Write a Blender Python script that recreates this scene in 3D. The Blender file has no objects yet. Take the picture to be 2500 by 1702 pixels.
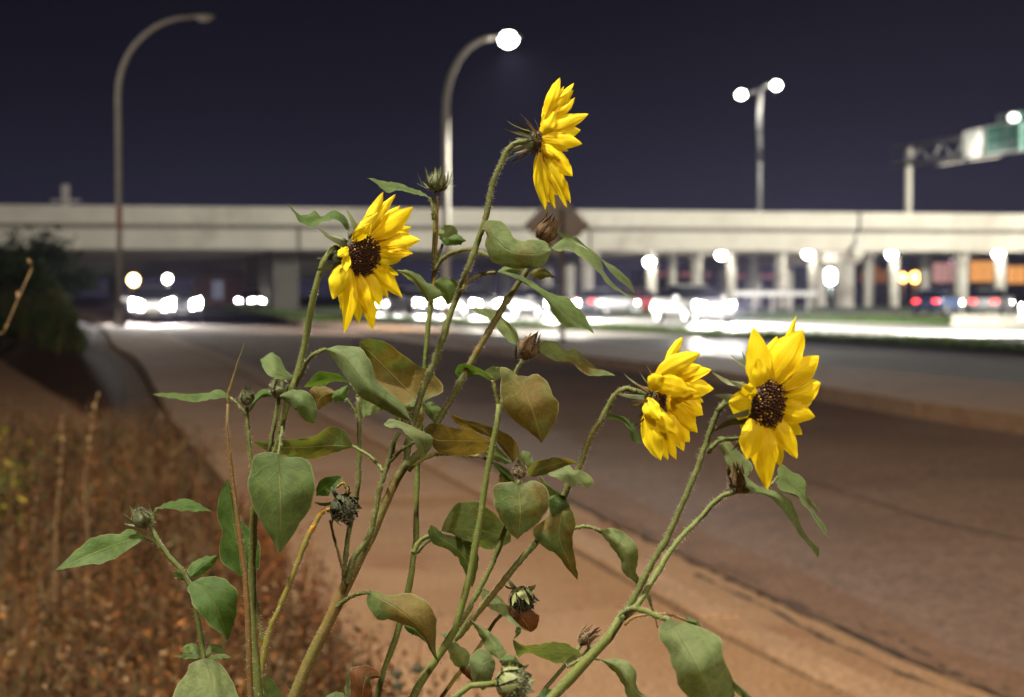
import bpy, math, random
import numpy as np
from mathutils import Vector, Matrix, Quaternion

# ---------------------------------------------------------------- camera, sky, key lamp, exposure
sc = bpy.context.scene
COL = sc.collection
F_PX, CX, CY, HORIZON, CAM_H = 3847.0, 1250.0, 851.0, 722.0, 1.05
PITCH = math.atan((CY - HORIZON) / F_PX)
cam_data = bpy.data.cameras.new('camera')
cam = bpy.data.objects.new('camera', cam_data)
COL.objects.link(cam)
cam.location = (0, 0, CAM_H)
cam.rotation_euler = (math.pi / 2 - PITCH, 0, 0)
cam_data.sensor_width = 36.0
cam_data.lens = 36.0 * F_PX / 2500.0
cam_data.clip_start = 0.05
cam_data.clip_end = 3000
cam_data.dof.use_dof = True
cam_data.dof.focus_distance = 0.85
cam_data.dof.aperture_fstop = 12.0
sc.camera = cam

world = bpy.data.worlds.new('World')
sc.world = world
world.use_nodes = True
wn, wl = world.node_tree.nodes, world.node_tree.links
wn.clear()
w_out = wn.new('ShaderNodeOutputWorld')
w_bg = wn.new('ShaderNodeBackground')
w_tc = wn.new('ShaderNodeTexCoord')
w_sep = wn.new('ShaderNodeSeparateXYZ')
w_ramp = wn.new('ShaderNodeValToRGB')
wl.new(w_tc.outputs['Generated'], w_sep.inputs[0])
wl.new(w_sep.outputs['Z'], w_ramp.inputs[0])
el = w_ramp.color_ramp.elements
el[0].position = 0.0;  el[0].color = (0.031, 0.028, 0.050, 1)     # city glow low over the horizon
el[1].position = 0.20; el[1].color = (0.0070, 0.0068, 0.0122, 1)
m_ = el.new(0.065); m_.color = (0.0215, 0.0200, 0.0370, 1)
m_ = el.new(0.12); m_.color = (0.0118, 0.0114, 0.0210, 1)
wl.new(w_ramp.outputs[0], w_bg.inputs[0])
w_bg.inputs[1].default_value = 0.72
wl.new(w_bg.outputs[0], w_out.inputs[0])

sc.view_settings.view_transform = 'Standard'
sc.view_settings.look = 'None'
sc.view_settings.exposure = 0.0
sc.view_settings.gamma = 1.0
sc.view_settings.use_curve_mapping = False
sc.render.engine = 'CYCLES'
sc.cycles.use_denoising = True
sc.cycles.max_bounces = 6
sc.cycles.diffuse_bounces = 3
sc.cycles.glossy_bounces = 3
sc.cycles.transmission_bounces = 4
sc.cycles.volume_bounces = 0
sc.cycles.sample_clamp_indirect = 4.0
sc.cycles.caustics_reflective = False
sc.cycles.caustics_refractive = False

# street lamp behind the photographer, plus an added fill lamp: these numbers light the foreground
KEY_POS, KEY_W, KEY_C = (-2.4, -0.9, 8.2), 7400.0, (1.0, 0.88, 0.68)
FILL_POS, FILL_W, FILL_C = (3.6, -7.5, 8.2), 3900.0, (1.0, 0.80, 0.60)
LED_C = (1.0, 0.97, 0.86)

rng = np.random.default_rng(7)
random.seed(7)

# ---------------------------------------------------------------- helpers
FWD = Vector((0, math.cos(PITCH), -math.sin(PITCH)))
UP = Vector((0, math.sin(PITCH), math.cos(PITCH)))
RGT = Vector((1, 0, 0))
CAM = Vector((0, 0, CAM_H))
def P(x, y, d):
    x, y, d = float(x), float(y), float(d)
    "point at depth d seen in direction (x, y) of the photograph"
    return CAM + d * (FWD + (x - CX) / F_PX * RGT - (y - CY) / F_PX * UP)
def G(x, y, z=0.0):
    x, y = float(x), float(y)
    "ground point (height z) from a measured direction"
    r = FWD + (x - CX) / F_PX * RGT - (y - CY) / F_PX * UP
    t = (z - CAM_H) / r.z
    return CAM + t * r
def camvec(v):
    return (v[0] * RGT + v[1] * UP - v[2] * FWD).normalized()

def zone(x0, y0, s):
    return lambda x, y: (x0 + x / s, y0 + y / s)
Z = {'S': lambda x, y: (x, y),
     'Z1': zone(350, 780, 3.164), 'Z2': zone(700, 780, 3.164), 'Z3': zone(1000, 850, 3.164),
     'Z4': zone(1400, 750, 2.434), 'Z5': zone(100, 1150, 2.867), 'Z6': zone(600, 1200, 3.152),
     'Z7': zone(1000, 1200, 3.152), 'Z8': zone(1250, 1250, 3.5), 'T6': zone(650, 400, 3.516),
     'T7': zone(1100, 180, 4.1625), 'T8': zone(900, 480, 3.32), 'T5': zone(0, 450, 2.876)}
def conv(z, pts):
    return [Z[z](p[0], p[1]) for p in pts]

def link(o, parent=None):
    COL.objects.link(o)
    if parent is not None:
        o.parent = parent
    return o
def tag(o, label, cat, group=None, kind=None):
    if label: o['label'] = label
    if cat: o['category'] = cat
    if group: o['group'] = group
    if kind: o['kind'] = kind
    return o
def empty(name, loc, label=None, cat=None, group=None, rz=0.0):
    o = bpy.data.objects.new(name, None)
    COL.objects.link(o)
    o.location = loc
    o.rotation_euler = (0, 0, rz)
    o.empty_display_size = 0.1
    return tag(o, label, cat, group)
def mesh(name, V, Fc, mat, parent=None, smooth=False, uv=None, origin=None):
    me = bpy.data.meshes.new(name)
    V = np.asarray(V, dtype=float)
    if origin is not None:
        V = V - np.asarray(origin)
    me.from_pydata(V.tolist(), [], Fc if isinstance(Fc, list) else Fc.tolist())
    if mat is not None:
        me.materials.append(mat)
    if uv is not None:
        lay = me.uv_layers.new(name='UVMap')
        idx = np.empty(len(me.loops), dtype=np.int32)
        me.loops.foreach_get('vertex_index', idx)
        lay.data.foreach_set('uv', np.asarray(uv)[idx].astype(np.float32).ravel())
    if smooth:
        me.polygons.foreach_set('use_smooth', [True] * len(me.polygons))
    me.update()
    o = bpy.data.objects.new(name, me)
    return link(o, parent)

class MB:
    "collects shapes for ONE mesh object"
    def __init__(s): s.v = []; s.f = []
    def add(s, V, Fc):
        n = len(s.v); s.v.extend([tuple(p) for p in V]); s.f.extend([tuple(i + n for i in f) for f in Fc]); return s
    def box(s, c, size, rz=0.0, bev=0.0, top=1.0):
        x, y, z = [k / 2 for k in size]
        vs = []
        for (a, b, q) in [(-1,-1,-1),(1,-1,-1),(1,1,-1),(-1,1,-1),(-1,-1,1),(1,-1,1),(1,1,1),(-1,1,1)]:
            t = top if q > 0 else 1.0
            px, py = a * x * t, b * y * t
            vs.append((c[0] + px * math.cos(rz) - py * math.sin(rz), c[1] + px * math.sin(rz) + py * math.cos(rz), c[2] + q * z))
        return s.add(vs, [(3,2,1,0),(4,5,6,7),(0,1,5,4),(1,2,6,5),(2,3,7,6),(3,0,4,7)])
    def tube(s, pts, rad, n=8, cap=True):
        pts = [Vector(p) for p in pts]
        if not hasattr(rad, '__len__'): rad = [rad] * len(pts)
        vs, fs = [], []
        t0 = (pts[1] - pts[0]).normalized()
        ref = Vector((0, 0, 1)) if abs(t0.z) < 0.9 else Vector((1, 0, 0))
        u = t0.cross(ref).normalized()
        for i, p in enumerate(pts):
            t = (pts[min(i + 1, len(pts) - 1)] - pts[max(i - 1, 0)]).normalized()
            u = (u - t * u.dot(t)).normalized()
            w = t.cross(u)
            for k in range(n):
                a = 2 * math.pi * k / n
                vs.append(p + (math.cos(a) * u + math.sin(a) * w) * float(rad[i]))
        for i in range(len(pts) - 1):
            for k in range(n):
                fs.append((i * n + k, i * n + (k + 1) % n, (i + 1) * n + (k + 1) % n, (i + 1) * n + k))
        if cap:
            fs.append(tuple(range(n - 1, -1, -1)))
            fs.append(tuple((len(pts) - 1) * n + k for k in range(n)))
        return s.add(vs, fs)
    def lathe(s, prof, c=(0, 0, 0), n=16):
        vs, fs = [], []
        for (r, z) in prof:
            for k in range(n):
                a = 2 * math.pi * k / n
                vs.append((c[0] + r * math.cos(a), c[1] + r * math.sin(a), c[2] + z))
        for i in range(len(prof) - 1):
            for k in range(n):
                fs.append((i * n + k, i * n + (k + 1) % n, (i + 1) * n + (k + 1) % n, (i + 1) * n + k))
        fs.append(tuple(range(n - 1, -1, -1)))
        fs.append(tuple((len(prof) - 1) * n + k for k in range(n)))
        return s.add(vs, fs)
    def prism(s, poly, z0, z1):
        n = len(poly)
        area = sum(poly[i][0] * poly[(i + 1) % n][1] - poly[(i + 1) % n][0] * poly[i][1] for i in range(n))
        if area < 0: poly = poly[::-1]
        vs = [(p[0], p[1], z0) for p in poly] + [(p[0], p[1], z1) for p in poly]
        fs = [tuple(range(n - 1, -1, -1)), tuple(range(n, 2 * n))]
        fs += [(i, (i + 1) % n, n + (i + 1) % n, n + i) for i in range(n)]
        return s.add(vs, fs)
    def build(s, name, mat, parent=None, smooth=False, bevel=0.0, origin=None):
        o = mesh(name, np.array(s.v), s.f, mat, parent, smooth, origin=origin)
        if bevel:
            b = o.modifiers.new('bevel', 'BEVEL'); b.width = bevel; b.segments = 2; b.limit_method = 'ANGLE'
        return o

def cat_rom(pts, n):
    "n+1 points evenly spaced along a smooth curve through pts (any dimension)"
    p = np.asarray(pts, dtype=float)
    if len(p) == 2:
        t = np.linspace(0, 1, n + 1)[:, None]
        return p[0] * (1 - t) + p[1] * t
    q = np.vstack([2 * p[0] - p[1], p, 2 * p[-1] - p[-2]])
    out = []
    for i in range(1, len(q) - 2):
        t = np.linspace(0, 1, 13)[:-1, None]
        a, b, c, d = q[i - 1], q[i], q[i + 1], q[i + 2]
        out.append(0.5 * (2 * b + (c - a) * t + (2 * a - 5 * b + 4 * c - d) * t ** 2 + (3 * b - a - 3 * c + d) * t ** 3))
    out.append(p[-1:][:])
    o = np.vstack(out)
    s = np.concatenate([[0], np.cumsum(np.linalg.norm(np.diff(o, axis=0), axis=1))])
    u = np.linspace(0, s[-1], n + 1)
    return np.stack([np.interp(u, s, o[:, k]) for k in range(o.shape[1])], axis=1)

# ---------------------------------------------------------------- materials
def newmat(name):
    m = bpy.data.materials.new(name)
    m.use_nodes = True
    n, l = m.node_tree.nodes, m.node_tree.links
    n.clear()
    out = n.new('ShaderNodeOutputMaterial')
    return m, n, l, out
def principled(n, col=(.5, .5, .5), rough=.7, metal=0.0, spec=0.4):
    b = n.new('ShaderNodeBsdfPrincipled')
    b.inputs['Base Color'].default_value = (*col, 1)
    b.inputs['Roughness'].default_value = rough
    b.inputs['Metallic'].default_value = metal
    b.inputs['Specular IOR Level'].default_value = spec
    return b
def noise(n, l, scale, detail=4, rough=.6, coord='Object', vec=None, dist=0.0):
    t = n.new('ShaderNodeTexNoise')
    t.inputs['Scale'].default_value = scale
    t.inputs['Detail'].default_value = detail
    t.inputs['Roughness'].default_value = rough
    t.inputs['Distortion'].default_value = dist
    if vec is None:
        tc = n.new('ShaderNodeTexCoord'); vec = tc.outputs[coord]
    l.new(vec, t.inputs['Vector'])
    return t
def ramp(n, l, src, stops):
    r = n.new('ShaderNodeValToRGB')
    e = r.color_ramp.elements
    while len(e) < len(stops): e.new(0.5)
    for k, (p, c) in enumerate(stops):
        e[k].position = p
        e[k].color = (*c, 1) if len(c) == 3 else c
    l.new(src, r.inputs[0])
    return r
def mixc(n, l, fac, a, b, mode='MIX'):
    m = n.new('ShaderNodeMix'); m.data_type = 'RGBA'; m.blend_type = mode
    for sock, v in ((m.inputs[0], fac), (m.inputs[6], a), (m.inputs[7], b)):
        if hasattr(v, 'links'): l.new(v, sock)
        elif isinstance(v, (int, float)): sock.default_value = v
        else: sock.default_value = (*v, 1)
    return m.outputs[2]
def math_(n, l, op, a, b=None, c=None, clamp=False):
    m = n.new('ShaderNodeMath'); m.operation = op; m.use_clamp = clamp
    for i, v in enumerate((a, b, c)):
        if v is None: continue
        if hasattr(v, 'links'): l.new(v, m.inputs[i])
        else: m.inputs[i].default_value = v
    return m.outputs[0]
def bump(n, l, h, strength, dist, b):
    bp = n.new('ShaderNodeBump')
    bp.inputs['Strength'].default_value = strength
    bp.inputs['Distance'].default_value = dist
    l.new(h, bp.inputs['Height'])
    l.new(bp.outputs[0], b.inputs['Normal'])

def mat_rough(name, c1, c2, scale, rough=.85, bump_s=.4, bump_d=.01, fine=60.0, spec=.3, c3=None, big=None, grain=1.0):
    "weathered surface: two tones by noise, fine grain, relief"
    m, n, l, out = newmat(name)
    b = principled(n, c1, rough, spec=spec)
    t1 = noise(n, l, scale, 6, .65)
    r1 = ramp(n, l, t1.outputs[0], [(.34, c1), (.66, c2)])
    t2 = noise(n, l, fine, 3, .7)
    g = ramp(n, l, t2.outputs[0], [(.28, (1 - .5 * grain,) * 3), (.5, (1 - .05 * grain,) * 3), (.74, (1 + .45 * grain,) * 3)])
    col = mixc(n, l, 1.0, r1.outputs[0], g.outputs[0], 'MULTIPLY')
    if c3 is not None:
        t3 = noise(n, l, big or scale * .35, 5, .6, dist=.4)
        f3 = ramp(n, l, t3.outputs[0], [(.55, (0, 0, 0)), (.68, (1, 1, 1))])
        col = mixc(n, l, f3.outputs[0], col, c3)
    l.new(col, b.inputs['Base Color'])
    bump(n, l, t2.outputs[0], bump_s, bump_d, b)
    l.new(b.outputs[0], out.inputs[0])
    return m
def mat_plain(name, col, rough=.6, metal=0.0, spec=.4, var=.12, scale=8.0):
    m, n, l, out = newmat(name)
    b = principled(n, col, rough, metal, spec)
    t = noise(n, l, scale, 4, .6)
    r = ramp(n, l, t.outputs[0], [(.3, tuple(c * (1 - var) for c in col)), (.7, tuple(min(1, c * (1 + var)) for c in col))])
    l.new(r.outputs[0], b.inputs['Base Color'])
    l.new(b.outputs[0], out.inputs[0])
    return m
def mat_emit(name, col, strength):
    m, n, l, out = newmat(name)
    e = n.new('ShaderNodeEmission')
    e.inputs[0].default_value = (*col, 1)
    e.inputs[1].default_value = strength
    l.new(e.outputs[0], out.inputs[0])
    return m

def mat_leaf():
    m, n, l, out = newmat('leaf_skin')
    uv = n.new('ShaderNodeUVMap')
    sep = n.new('ShaderNodeSeparateXYZ'); l.new(uv.outputs[0], sep.inputs[0])
    oi = n.new('ShaderNodeObjectInfo')
    oc = n.new('ShaderNodeSeparateColor'); l.new(oi.outputs['Color'], oc.inputs[0])
    tc = n.new('ShaderNodeTexCoord')
    s = math_(n, l, 'ABSOLUTE', math_(n, l, 'MULTIPLY_ADD', sep.outputs[0], 2.0, -1.0))
    t = sep.outputs[1]
    # midrib and side veins
    midrib = math_(n, l, 'SUBTRACT', 1.0, math_(n, l, 'DIVIDE', s, 0.035), clamp=True)
    vz = noise(n, l, 60, 3, .6, vec=tc.outputs['Object'])
    q = math_(n, l, 'SUBTRACT', math_(n, l, 'MULTIPLY', t, 6.5), math_(n, l, 'MULTIPLY', math_(n, l, 'POWER', s, .8), 2.3))
    q = math_(n, l, 'ADD', q, math_(n, l, 'MULTIPLY', vz.outputs[0], .8))
    fr = math_(n, l, 'ABSOLUTE', math_(n, l, 'SUBTRACT', math_(n, l, 'FRACT', q), 0.5))
    side = math_(n, l, 'SUBTRACT', 1.0, math_(n, l, 'DIVIDE', fr, 0.055), clamp=True)
    side = math_(n, l, 'MULTIPLY', side, 0.20)
    vein = math_(n, l, 'MAXIMUM', midrib, side)
    nz = noise(n, l, 45, 5, .65, vec=tc.outputs['Object'])
    fine = noise(n, l, 900, 3, .7, vec=tc.outputs['Object'])
    green = mixc(n, l, nz.outputs[0], (.028, .080, .014), (.072, .142, .032))
    pale = mixc(n, l, nz.outputs[0], (.115, .172, .070), (.185, .228, .118))
    base = mixc(n, l, oc.outputs[1], green, pale)
    # browned, rusty areas; also paints the brown-olive of light shining through leaves
    bz = noise(n, l, 34, 4, .6, vec=tc.outputs['Object'], dist=.6)
    bshift = math_(n, l, 'ADD', bz.outputs[0], math_(n, l, 'SUBTRACT', math_(n, l, 'MULTIPLY', oc.outputs[0], 0.62), 0.62))
    bf = ramp(n, l, bshift, [(.22, (0, 0, 0)), (.42, (1, 1, 1))])
    brown = mixc(n, l, nz.outputs[0], (.100, .062, .014), (.165, .115, .028))
    base = mixc(n, l, math_(n, l, 'MULTIPLY', bf.outputs[0], .85), base, brown)
    # charred patches (blue channel)
    cz = noise(n, l, 60, 4, .65, vec=tc.outputs['Object'])
    cshift = math_(n, l, 'ADD', cz.outputs[0], math_(n, l, 'MULTIPLY_ADD', oc.outputs[2], .6, -.6))
    cf = ramp(n, l, cshift, [(.30, (0, 0, 0)), (.40, (1, 1, 1))])
    char = mixc(n, l, nz.outputs[0], (.012, .007, .004), (.17, .058, .012))
    base = mixc(n, l, cf.outputs[0], base, char)
    mo = noise(n, l, 150, 4, .7, vec=tc.outputs['Object'], dist=.8)
    mr = ramp(n, l, mo.outputs[0], [(.32, (.62, .66, .60)), (.55, (1, 1, 1)), (.75, (1.22, 1.18, 1.10))])
    base = mixc(n, l, 1.0, base, mr.outputs[0], 'MULTIPLY')
    # tiny dark specks
    vo = n.new('ShaderNodeTexVoronoi'); vo.inputs['Scale'].default_value = 420
    l.new(tc.outputs['Object'], vo.inputs['Vector'])
    sp = math_(n, l, 'LESS_THAN', vo.outputs['Distance'], .13)
    spn = math_(n, l, 'MULTIPLY', sp, math_(n, l, 'GREATER_THAN', bz.outputs[0], .60))
    base = mixc(n, l, math_(n, l, 'MULTIPLY', spn, .75), base, (.02, .014, .008))
    base = mixc(n, l, math_(n, l, 'MULTIPLY', vein, .75), base, (.27, .28, .13))
    edge = ramp(n, l, s, [(.955, (0, 0, 0)), (.99, (1, 1, 1))])
    base = mixc(n, l, math_(n, l, 'MULTIPLY', edge.outputs[0], .6), base, (.30, .30, .18))
    b = principled(n, rough=.58, spec=.28)
    l.new(base, b.inputs['Base Color'])
    b.inputs['Sheen Weight'].default_value = .10
    b.inputs['Sheen Roughness'].default_value = .45
    h = math_(n, l, 'ADD', math_(n, l, 'MULTIPLY', vein, -.6), math_(n, l, 'MULTIPLY', fine.outputs[0], .35))
    bump(n, l, h, .8, .0012, b)
    # dull blotches
    tr = n.new('ShaderNodeBsdfTranslucent')
    tcol = mixc(n, l, 1.0, base, (1.55, 1.35, .62), 'MULTIPLY')
    l.new(tcol, tr.inputs[0])
    mx = n.new('ShaderNodeMixShader'); mx.inputs[0].default_value = .42
    l.new(b.outputs[0], mx.inputs[1]); l.new(tr.outputs[0], mx.inputs[2])
    l.new(mx.outputs[0], out.inputs[0])
    return m
def mat_petal():
    m, n, l, out = newmat('petal_skin')
    uv = n.new('ShaderNodeUVMap')
    sep = n.new('ShaderNodeSeparateXYZ'); l.new(uv.outputs[0], sep.inputs[0])
    oi = n.new('ShaderNodeObjectInfo')
    oc = n.new('ShaderNodeSeparateColor'); l.new(oi.outputs['Color'], oc.inputs[0])
    mp = n.new('ShaderNodeMapping'); mp.inputs['Scale'].default_value = (16, 1.1, 1)
    cmb = n.new('ShaderNodeCombineXYZ'); l.new(sep.outputs[0], cmb.inputs[0]); l.new(sep.outputs[1], cmb.inputs[1]); l.new(oi.outputs['Random'], cmb.inputs[2])
    l.new(cmb.outputs[0], mp.inputs[0])
    st = noise(n, l, 1.0, 4, .6, vec=mp.outputs[0])
    col = mixc(n, l, st.outputs[0], (.80, .54, .002), (.92, .78, .012))
    col = mixc(n, l, oc.outputs[0], col, (.70, .64, .020))       # greener, paler petals
    lo = ramp(n, l, sep.outputs[1], [(0.0, (1, 1, 1)), (.35, (0, 0, 0))])
    col = mixc(n, l, math_(n, l, 'MULTIPLY', lo.outputs[0], .5), col, (.62, .27, .002))
    b = principled(n, rough=.5, spec=.25)
    l.new(col, b.inputs['Base Color'])
    bump(n, l, st.outputs[0], .5, .0008, b)
    tr = n.new('ShaderNodeBsdfTranslucent'); l.new(col, tr.inputs[0])
    mx = n.new('ShaderNodeMixShader'); mx.inputs[0].default_value = .38
    l.new(b.outputs[0], mx.inputs[1]); l.new(tr.outputs[0], mx.inputs[2])
    l.new(mx.outputs[0], out.inputs[0])
    return m
def mat_stem():
    m, n, l, out = newmat('stem_skin')
    tc = n.new('ShaderNodeTexCoord')
    oi = n.new('ShaderNodeObjectInfo')
    oc = n.new('ShaderNodeSeparateColor'); l.new(oi.outputs['Color'], oc.inputs[0])
    a = noise(n, l, 22, 4, .6, vec=tc.outputs['Object'])
    f = noise(n, l, 520, 3, .75, vec=tc.outputs['Object'])
    g = mixc(n, l, a.outputs[0], (.055, .098, .022), (.125, .150, .034))
    r = mixc(n, l, a.outputs[0], (.090, .055, .022), (.20, .105, .024))
    a2 = noise(n, l, 130, 4, .7, vec=tc.outputs['Object'])
    am = math_(n, l, 'ADD', math_(n, l, 'MULTIPLY', a.outputs[0], .55), math_(n, l, 'MULTIPLY', a2.outputs[0], .45))
    sh = math_(n, l, 'ADD', am, math_(n, l, 'MULTIPLY_ADD', oc.outputs[0], .7, -.7))
    k = ramp(n, l, sh, [(.22, (0, 0, 0)), (.46, (1, 1, 1))])
    c = mixc(n, l, k.outputs[0], g, r)
    c = mixc(n, l, math_(n, l, 'MULTIPLY', oc.outputs[1], 1.0), c, (.048, .038, .032))   # dark purple-brown stems
    c = mixc(n, l, math_(n, l, 'MULTIPLY', oc.outputs[2], 1.0), c, (.34, .17, .020))    # orange-yellow stem
    sp = ramp(n, l, f.outputs[0], [(.50, (0, 0, 0)), (.64, (1, 1, 1))])
    c = mixc(n, l, math_(n, l, 'MULTIPLY', sp.outputs[0], .38), c, (.24, .21, .10))
    b = principled(n, rough=.6, spec=.3)
    l.new(c, b.inputs['Base Color'])
    bump(n, l, f.outputs[0], .5, .0005, b)
    l.new(b.outputs[0], out.inputs[0])
    return m
def mat_vcol(name, rough=.8, trans=.25):
    "colour carried per face (each blade or leaf has its own colour)"
    m, n, l, out = newmat(name)
    at = n.new('ShaderNodeAttribute'); at.attribute_name = 'tint'
    b = principled(n, rough=rough, spec=.2)
    l.new(at.outputs['Color'], b.inputs['Base Color'])
    tr = n.new('ShaderNodeBsdfTranslucent'); l.new(at.outputs['Color'], tr.inputs[0])
    mx = n.new('ShaderNodeMixShader'); mx.inputs[0].default_value = trans
    l.new(b.outputs[0], mx.inputs[1]); l.new(tr.outputs[0], mx.inputs[2])
    l.new(mx.outputs[0], out.inputs[0])
    return m

M = {}
M['leaf'] = mat_leaf(); M['petal'] = mat_petal(); M['stem'] = mat_stem()
M['hair'] = mat_plain('hair_white', (.42, .40, .32), .5)
M['bract'] = mat_plain('bract_green', (.088, .108, .048), .6, var=.45, scale=160)
M['bract_dry'] = mat_plain('bract_dry', (.135, .085, .042), .7, var=.4, scale=160)
M['bract_dark'] = mat_plain('bract_dark', (.030, .038, .018), .7, var=.5, scale=160)
M['bract_pale'] = mat_plain('bract_pale', (.17, .20, .085), .6, var=.3, scale=160)
M['disc'] = mat_plain('disc_brown', (.030, .014, .008), .7, var=.5, scale=300)
M['floret'] = mat_plain('floret_brown', (.060, .022, .009), .6, var=.6, scale=500)
M['pollen'] = mat_plain('pollen_yellow', (.62, .40, .04), .6, var=.25, scale=400)
M['char'] = mat_plain('withered_black', (.016, .009, .006), .8, var=.6, scale=200)
M['rust'] = mat_plain('withered_orange', (.30, .085, .012), .7, var=.6, scale=250)
M['tint'] = mat_vcol('tinted_blades')
M['concrete_walk'] = mat_rough('sidewalk_concrete', (.225, .128, .068), (.275, .165, .092), 1.6, .9, .35, .004, 55, .2, (.19, .095, .050), 1.1)
M['kerb'] = mat_rough('kerb_concrete', (.245, .145, .082), (.30, .185, .110), 2.0, .9, .4, .004, 45, .2, (.20, .10, .055), 1.6)
M['asphalt'] = mat_rough('asphalt', (.128, .078, .056), (.180, .115, .084), .5, .9, 1.0, .014, 26, .15, (.100, .068, .054), .35)
M['asphalt_grey'] = mat_rough('asphalt_grey', (.20, .185, .165), (.26, .24, .215), .3, .6, .5, .006, 60, .4)
M['soil'] = mat_rough('soil', (.085, .045, .022), (.14, .078, .040), 1.4, .95, .8, .03, 25, .1)
M['soil_dark'] = mat_rough('soil_dark', (.030, .016, .010), (.055, .028, .016), 2.0, .95, .8, .03, 20, .1)
M['grass_soil'] = mat_rough('grass_soil', (.030, .045, .014), (.055, .070, .022), .8, .95, .6, .03, 12, .1)
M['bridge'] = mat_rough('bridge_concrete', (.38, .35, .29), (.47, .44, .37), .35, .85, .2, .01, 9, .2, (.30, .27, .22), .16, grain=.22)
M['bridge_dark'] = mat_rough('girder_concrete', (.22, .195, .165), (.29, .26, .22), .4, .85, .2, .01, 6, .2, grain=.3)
M['steel'] = mat_plain('galvanised_steel', (.36, .35, .34), .5, .55, .4, .1, 3)
M['steel_dull'] = mat_plain('weathered_steel', (.40, .37, .33), .6, .0, .4, .15, 3)
M['lamp_on'] = mat_emit('lamp_led', LED_C, 60.0)
M['lamp_off'] = mat_plain('lamp_glass_unlit', (.55, .50, .42), .25, 0, .5, .05)
M['sign_back'] = mat_plain('sign_back', (.52, .42, .35), .6, .2, .4, .15, 4)
M['sign_edge'] = mat_plain('sign_edge', (.36, .23, .10), .6, 0, .4, .1)
M['wood'] = mat_rough('post_wood', (.14, .105, .075), (.20, .155, .11), 3, .8, .4, .01, 40)
M['sign_green'] = mat_plain('sign_green', (.008, .19, .125), .4, 0, .5, .06)
M['sign_white'] = mat_plain('sign_white', (.80, .80, .74), .4, 0, .5, .04)
M['tyre'] = mat_plain('tyre_rubber', (.018, .018, .018), .85)
M['rim'] = mat_plain('wheel_rim', (.4, .4, .4), .35, .8)
M['glass_dark'] = mat_plain('car_glass', (.012, .013, .016), .08, 0, .6, .02)
M['trim'] = mat_plain('black_trim', (.02, .02, .02), .5)
M['plate'] = mat_plain('number_plate', (.6, .6, .58), .5)
M['headlight'] = mat_emit('headlight_led', (1.0, .96, .88), 130.0)
M['taillight'] = mat_emit('taillight_red', (1.0, .05, .05), 9.0)
for k, c in {'silver': (.42, .42, .43), 'white': (.72, .71, .69), 'grey': (.10, .10, .11), 'red': (.22, .02, .02), 'blue': (.03, .05, .12)}.items():
    mt = mat_plain('car_paint_' + k, c, .28, .25, .5, .03)
    M['car_' + k] = mt
M['wall_glow_orange'] = mat_emit('sodium_wall_glow', (1.0, .42, .11), 1.0)  # emission imitates a building wall lit by sodium lamps
M['front_glow_pink'] = mat_emit('pink_front_glow', (1.0, .52, .45), .55)  # emissive panel imitating the pink lit building front
M['brick'] = mat_rough('far_brick', (.16, .075, .045), (.20, .10, .06), .5, .9, .2, .01, 5)
M['bulb_orange'] = mat_emit('bulb_orange', (1.0, .45, .10), 14.0)
M['bulb_cool'] = mat_emit('bulb_cool', (.72, 1.0, .98), 60.0)
M['bulb_pink'] = mat_emit('bulb_pink', (1.0, .55, .85), 7.0)
M['reflector'] = mat_plain('reflector_red', (.34, .13, .09), .4)
M['deck_edge'] = mat_rough('shade_toned_concrete', (.115, .105, .088), (.165, .15, .125), .5, .9, .3, .01, 6)  # dark tone paints in the shadow line below the parapet
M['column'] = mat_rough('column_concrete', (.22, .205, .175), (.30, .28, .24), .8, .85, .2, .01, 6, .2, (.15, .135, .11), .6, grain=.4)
M['steel_dark'] = mat_plain('dark_steel', (.19, .185, .18), .6, 0, .3, .15, 3)
M['sign_letter'] = mat_plain('sign_letter', (.42, .44, .42), .5, 0, .4, .05)

# ================================================================ THE SETTING
def offset_line(pts, d):
    "parallel line at distance d to the right of travel"
    p = np.asarray(pts, float)
    t = np.gradient(p, axis=0); t /= np.linalg.norm(t, axis=1)[:, None]
    return p + d * np.stack([t[:, 1], -t[:, 0]], axis=1)
def strip(name, a, b, z, mat, parent=None, kind='structure'):
    "flat sheet between two polylines with the same number of points"
    n = len(a)
    V = [(p[0], p[1], z) for p in a] + [(p[0], p[1], z) for p in b]
    Fc = [(i, n + i, n + i + 1, i + 1) for i in range(n - 1)]
    o = mesh(name, V, Fc, mat, parent)
    if parent is None and kind: o['kind'] = kind
    return o
def ground_line(pts, n, z=0.0):
    return cat_rom([tuple(G(x, y, z))[:2] for x, y in pts], n)

gm = MB().add([(-700, -60, -.16), (700, -60, -.16), (700, 1400, -.16), (-700, 1400, -.16)], [(0, 1, 2, 3)]).build('ground', M['soil'])
gm['kind'] = 'structure'

# sidewalk edge (joint against the kerb), measured along the pavement, nearest first
A_PTS = [(3.3, -1.6), (2.3, 0.8), (1.5, 2.5), (.836, 4.16), (.32, 6.17), (-.5, 9.53), (-1.73, 13.9), (-4.9, 26), (-7.3, 34), (-12.5, 53), (-19.3, 75), (-32, 112), (-62, 190)]
A = cat_rom(A_PTS, 150)
WALK_Z = 0.0
def along(line):
    return np.concatenate([[0], np.cumsum(np.linalg.norm(np.diff(line, axis=0), axis=1))])
sA = along(A)
def at(line, s, ss):
    return np.array([np.interp(s, ss, line[:, 0]), np.interp(s, ss, line[:, 1])])
A_left = offset_line(A, -1.25)
K_out = offset_line(A, .165)
C_line = offset_line(A, .52)
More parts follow.
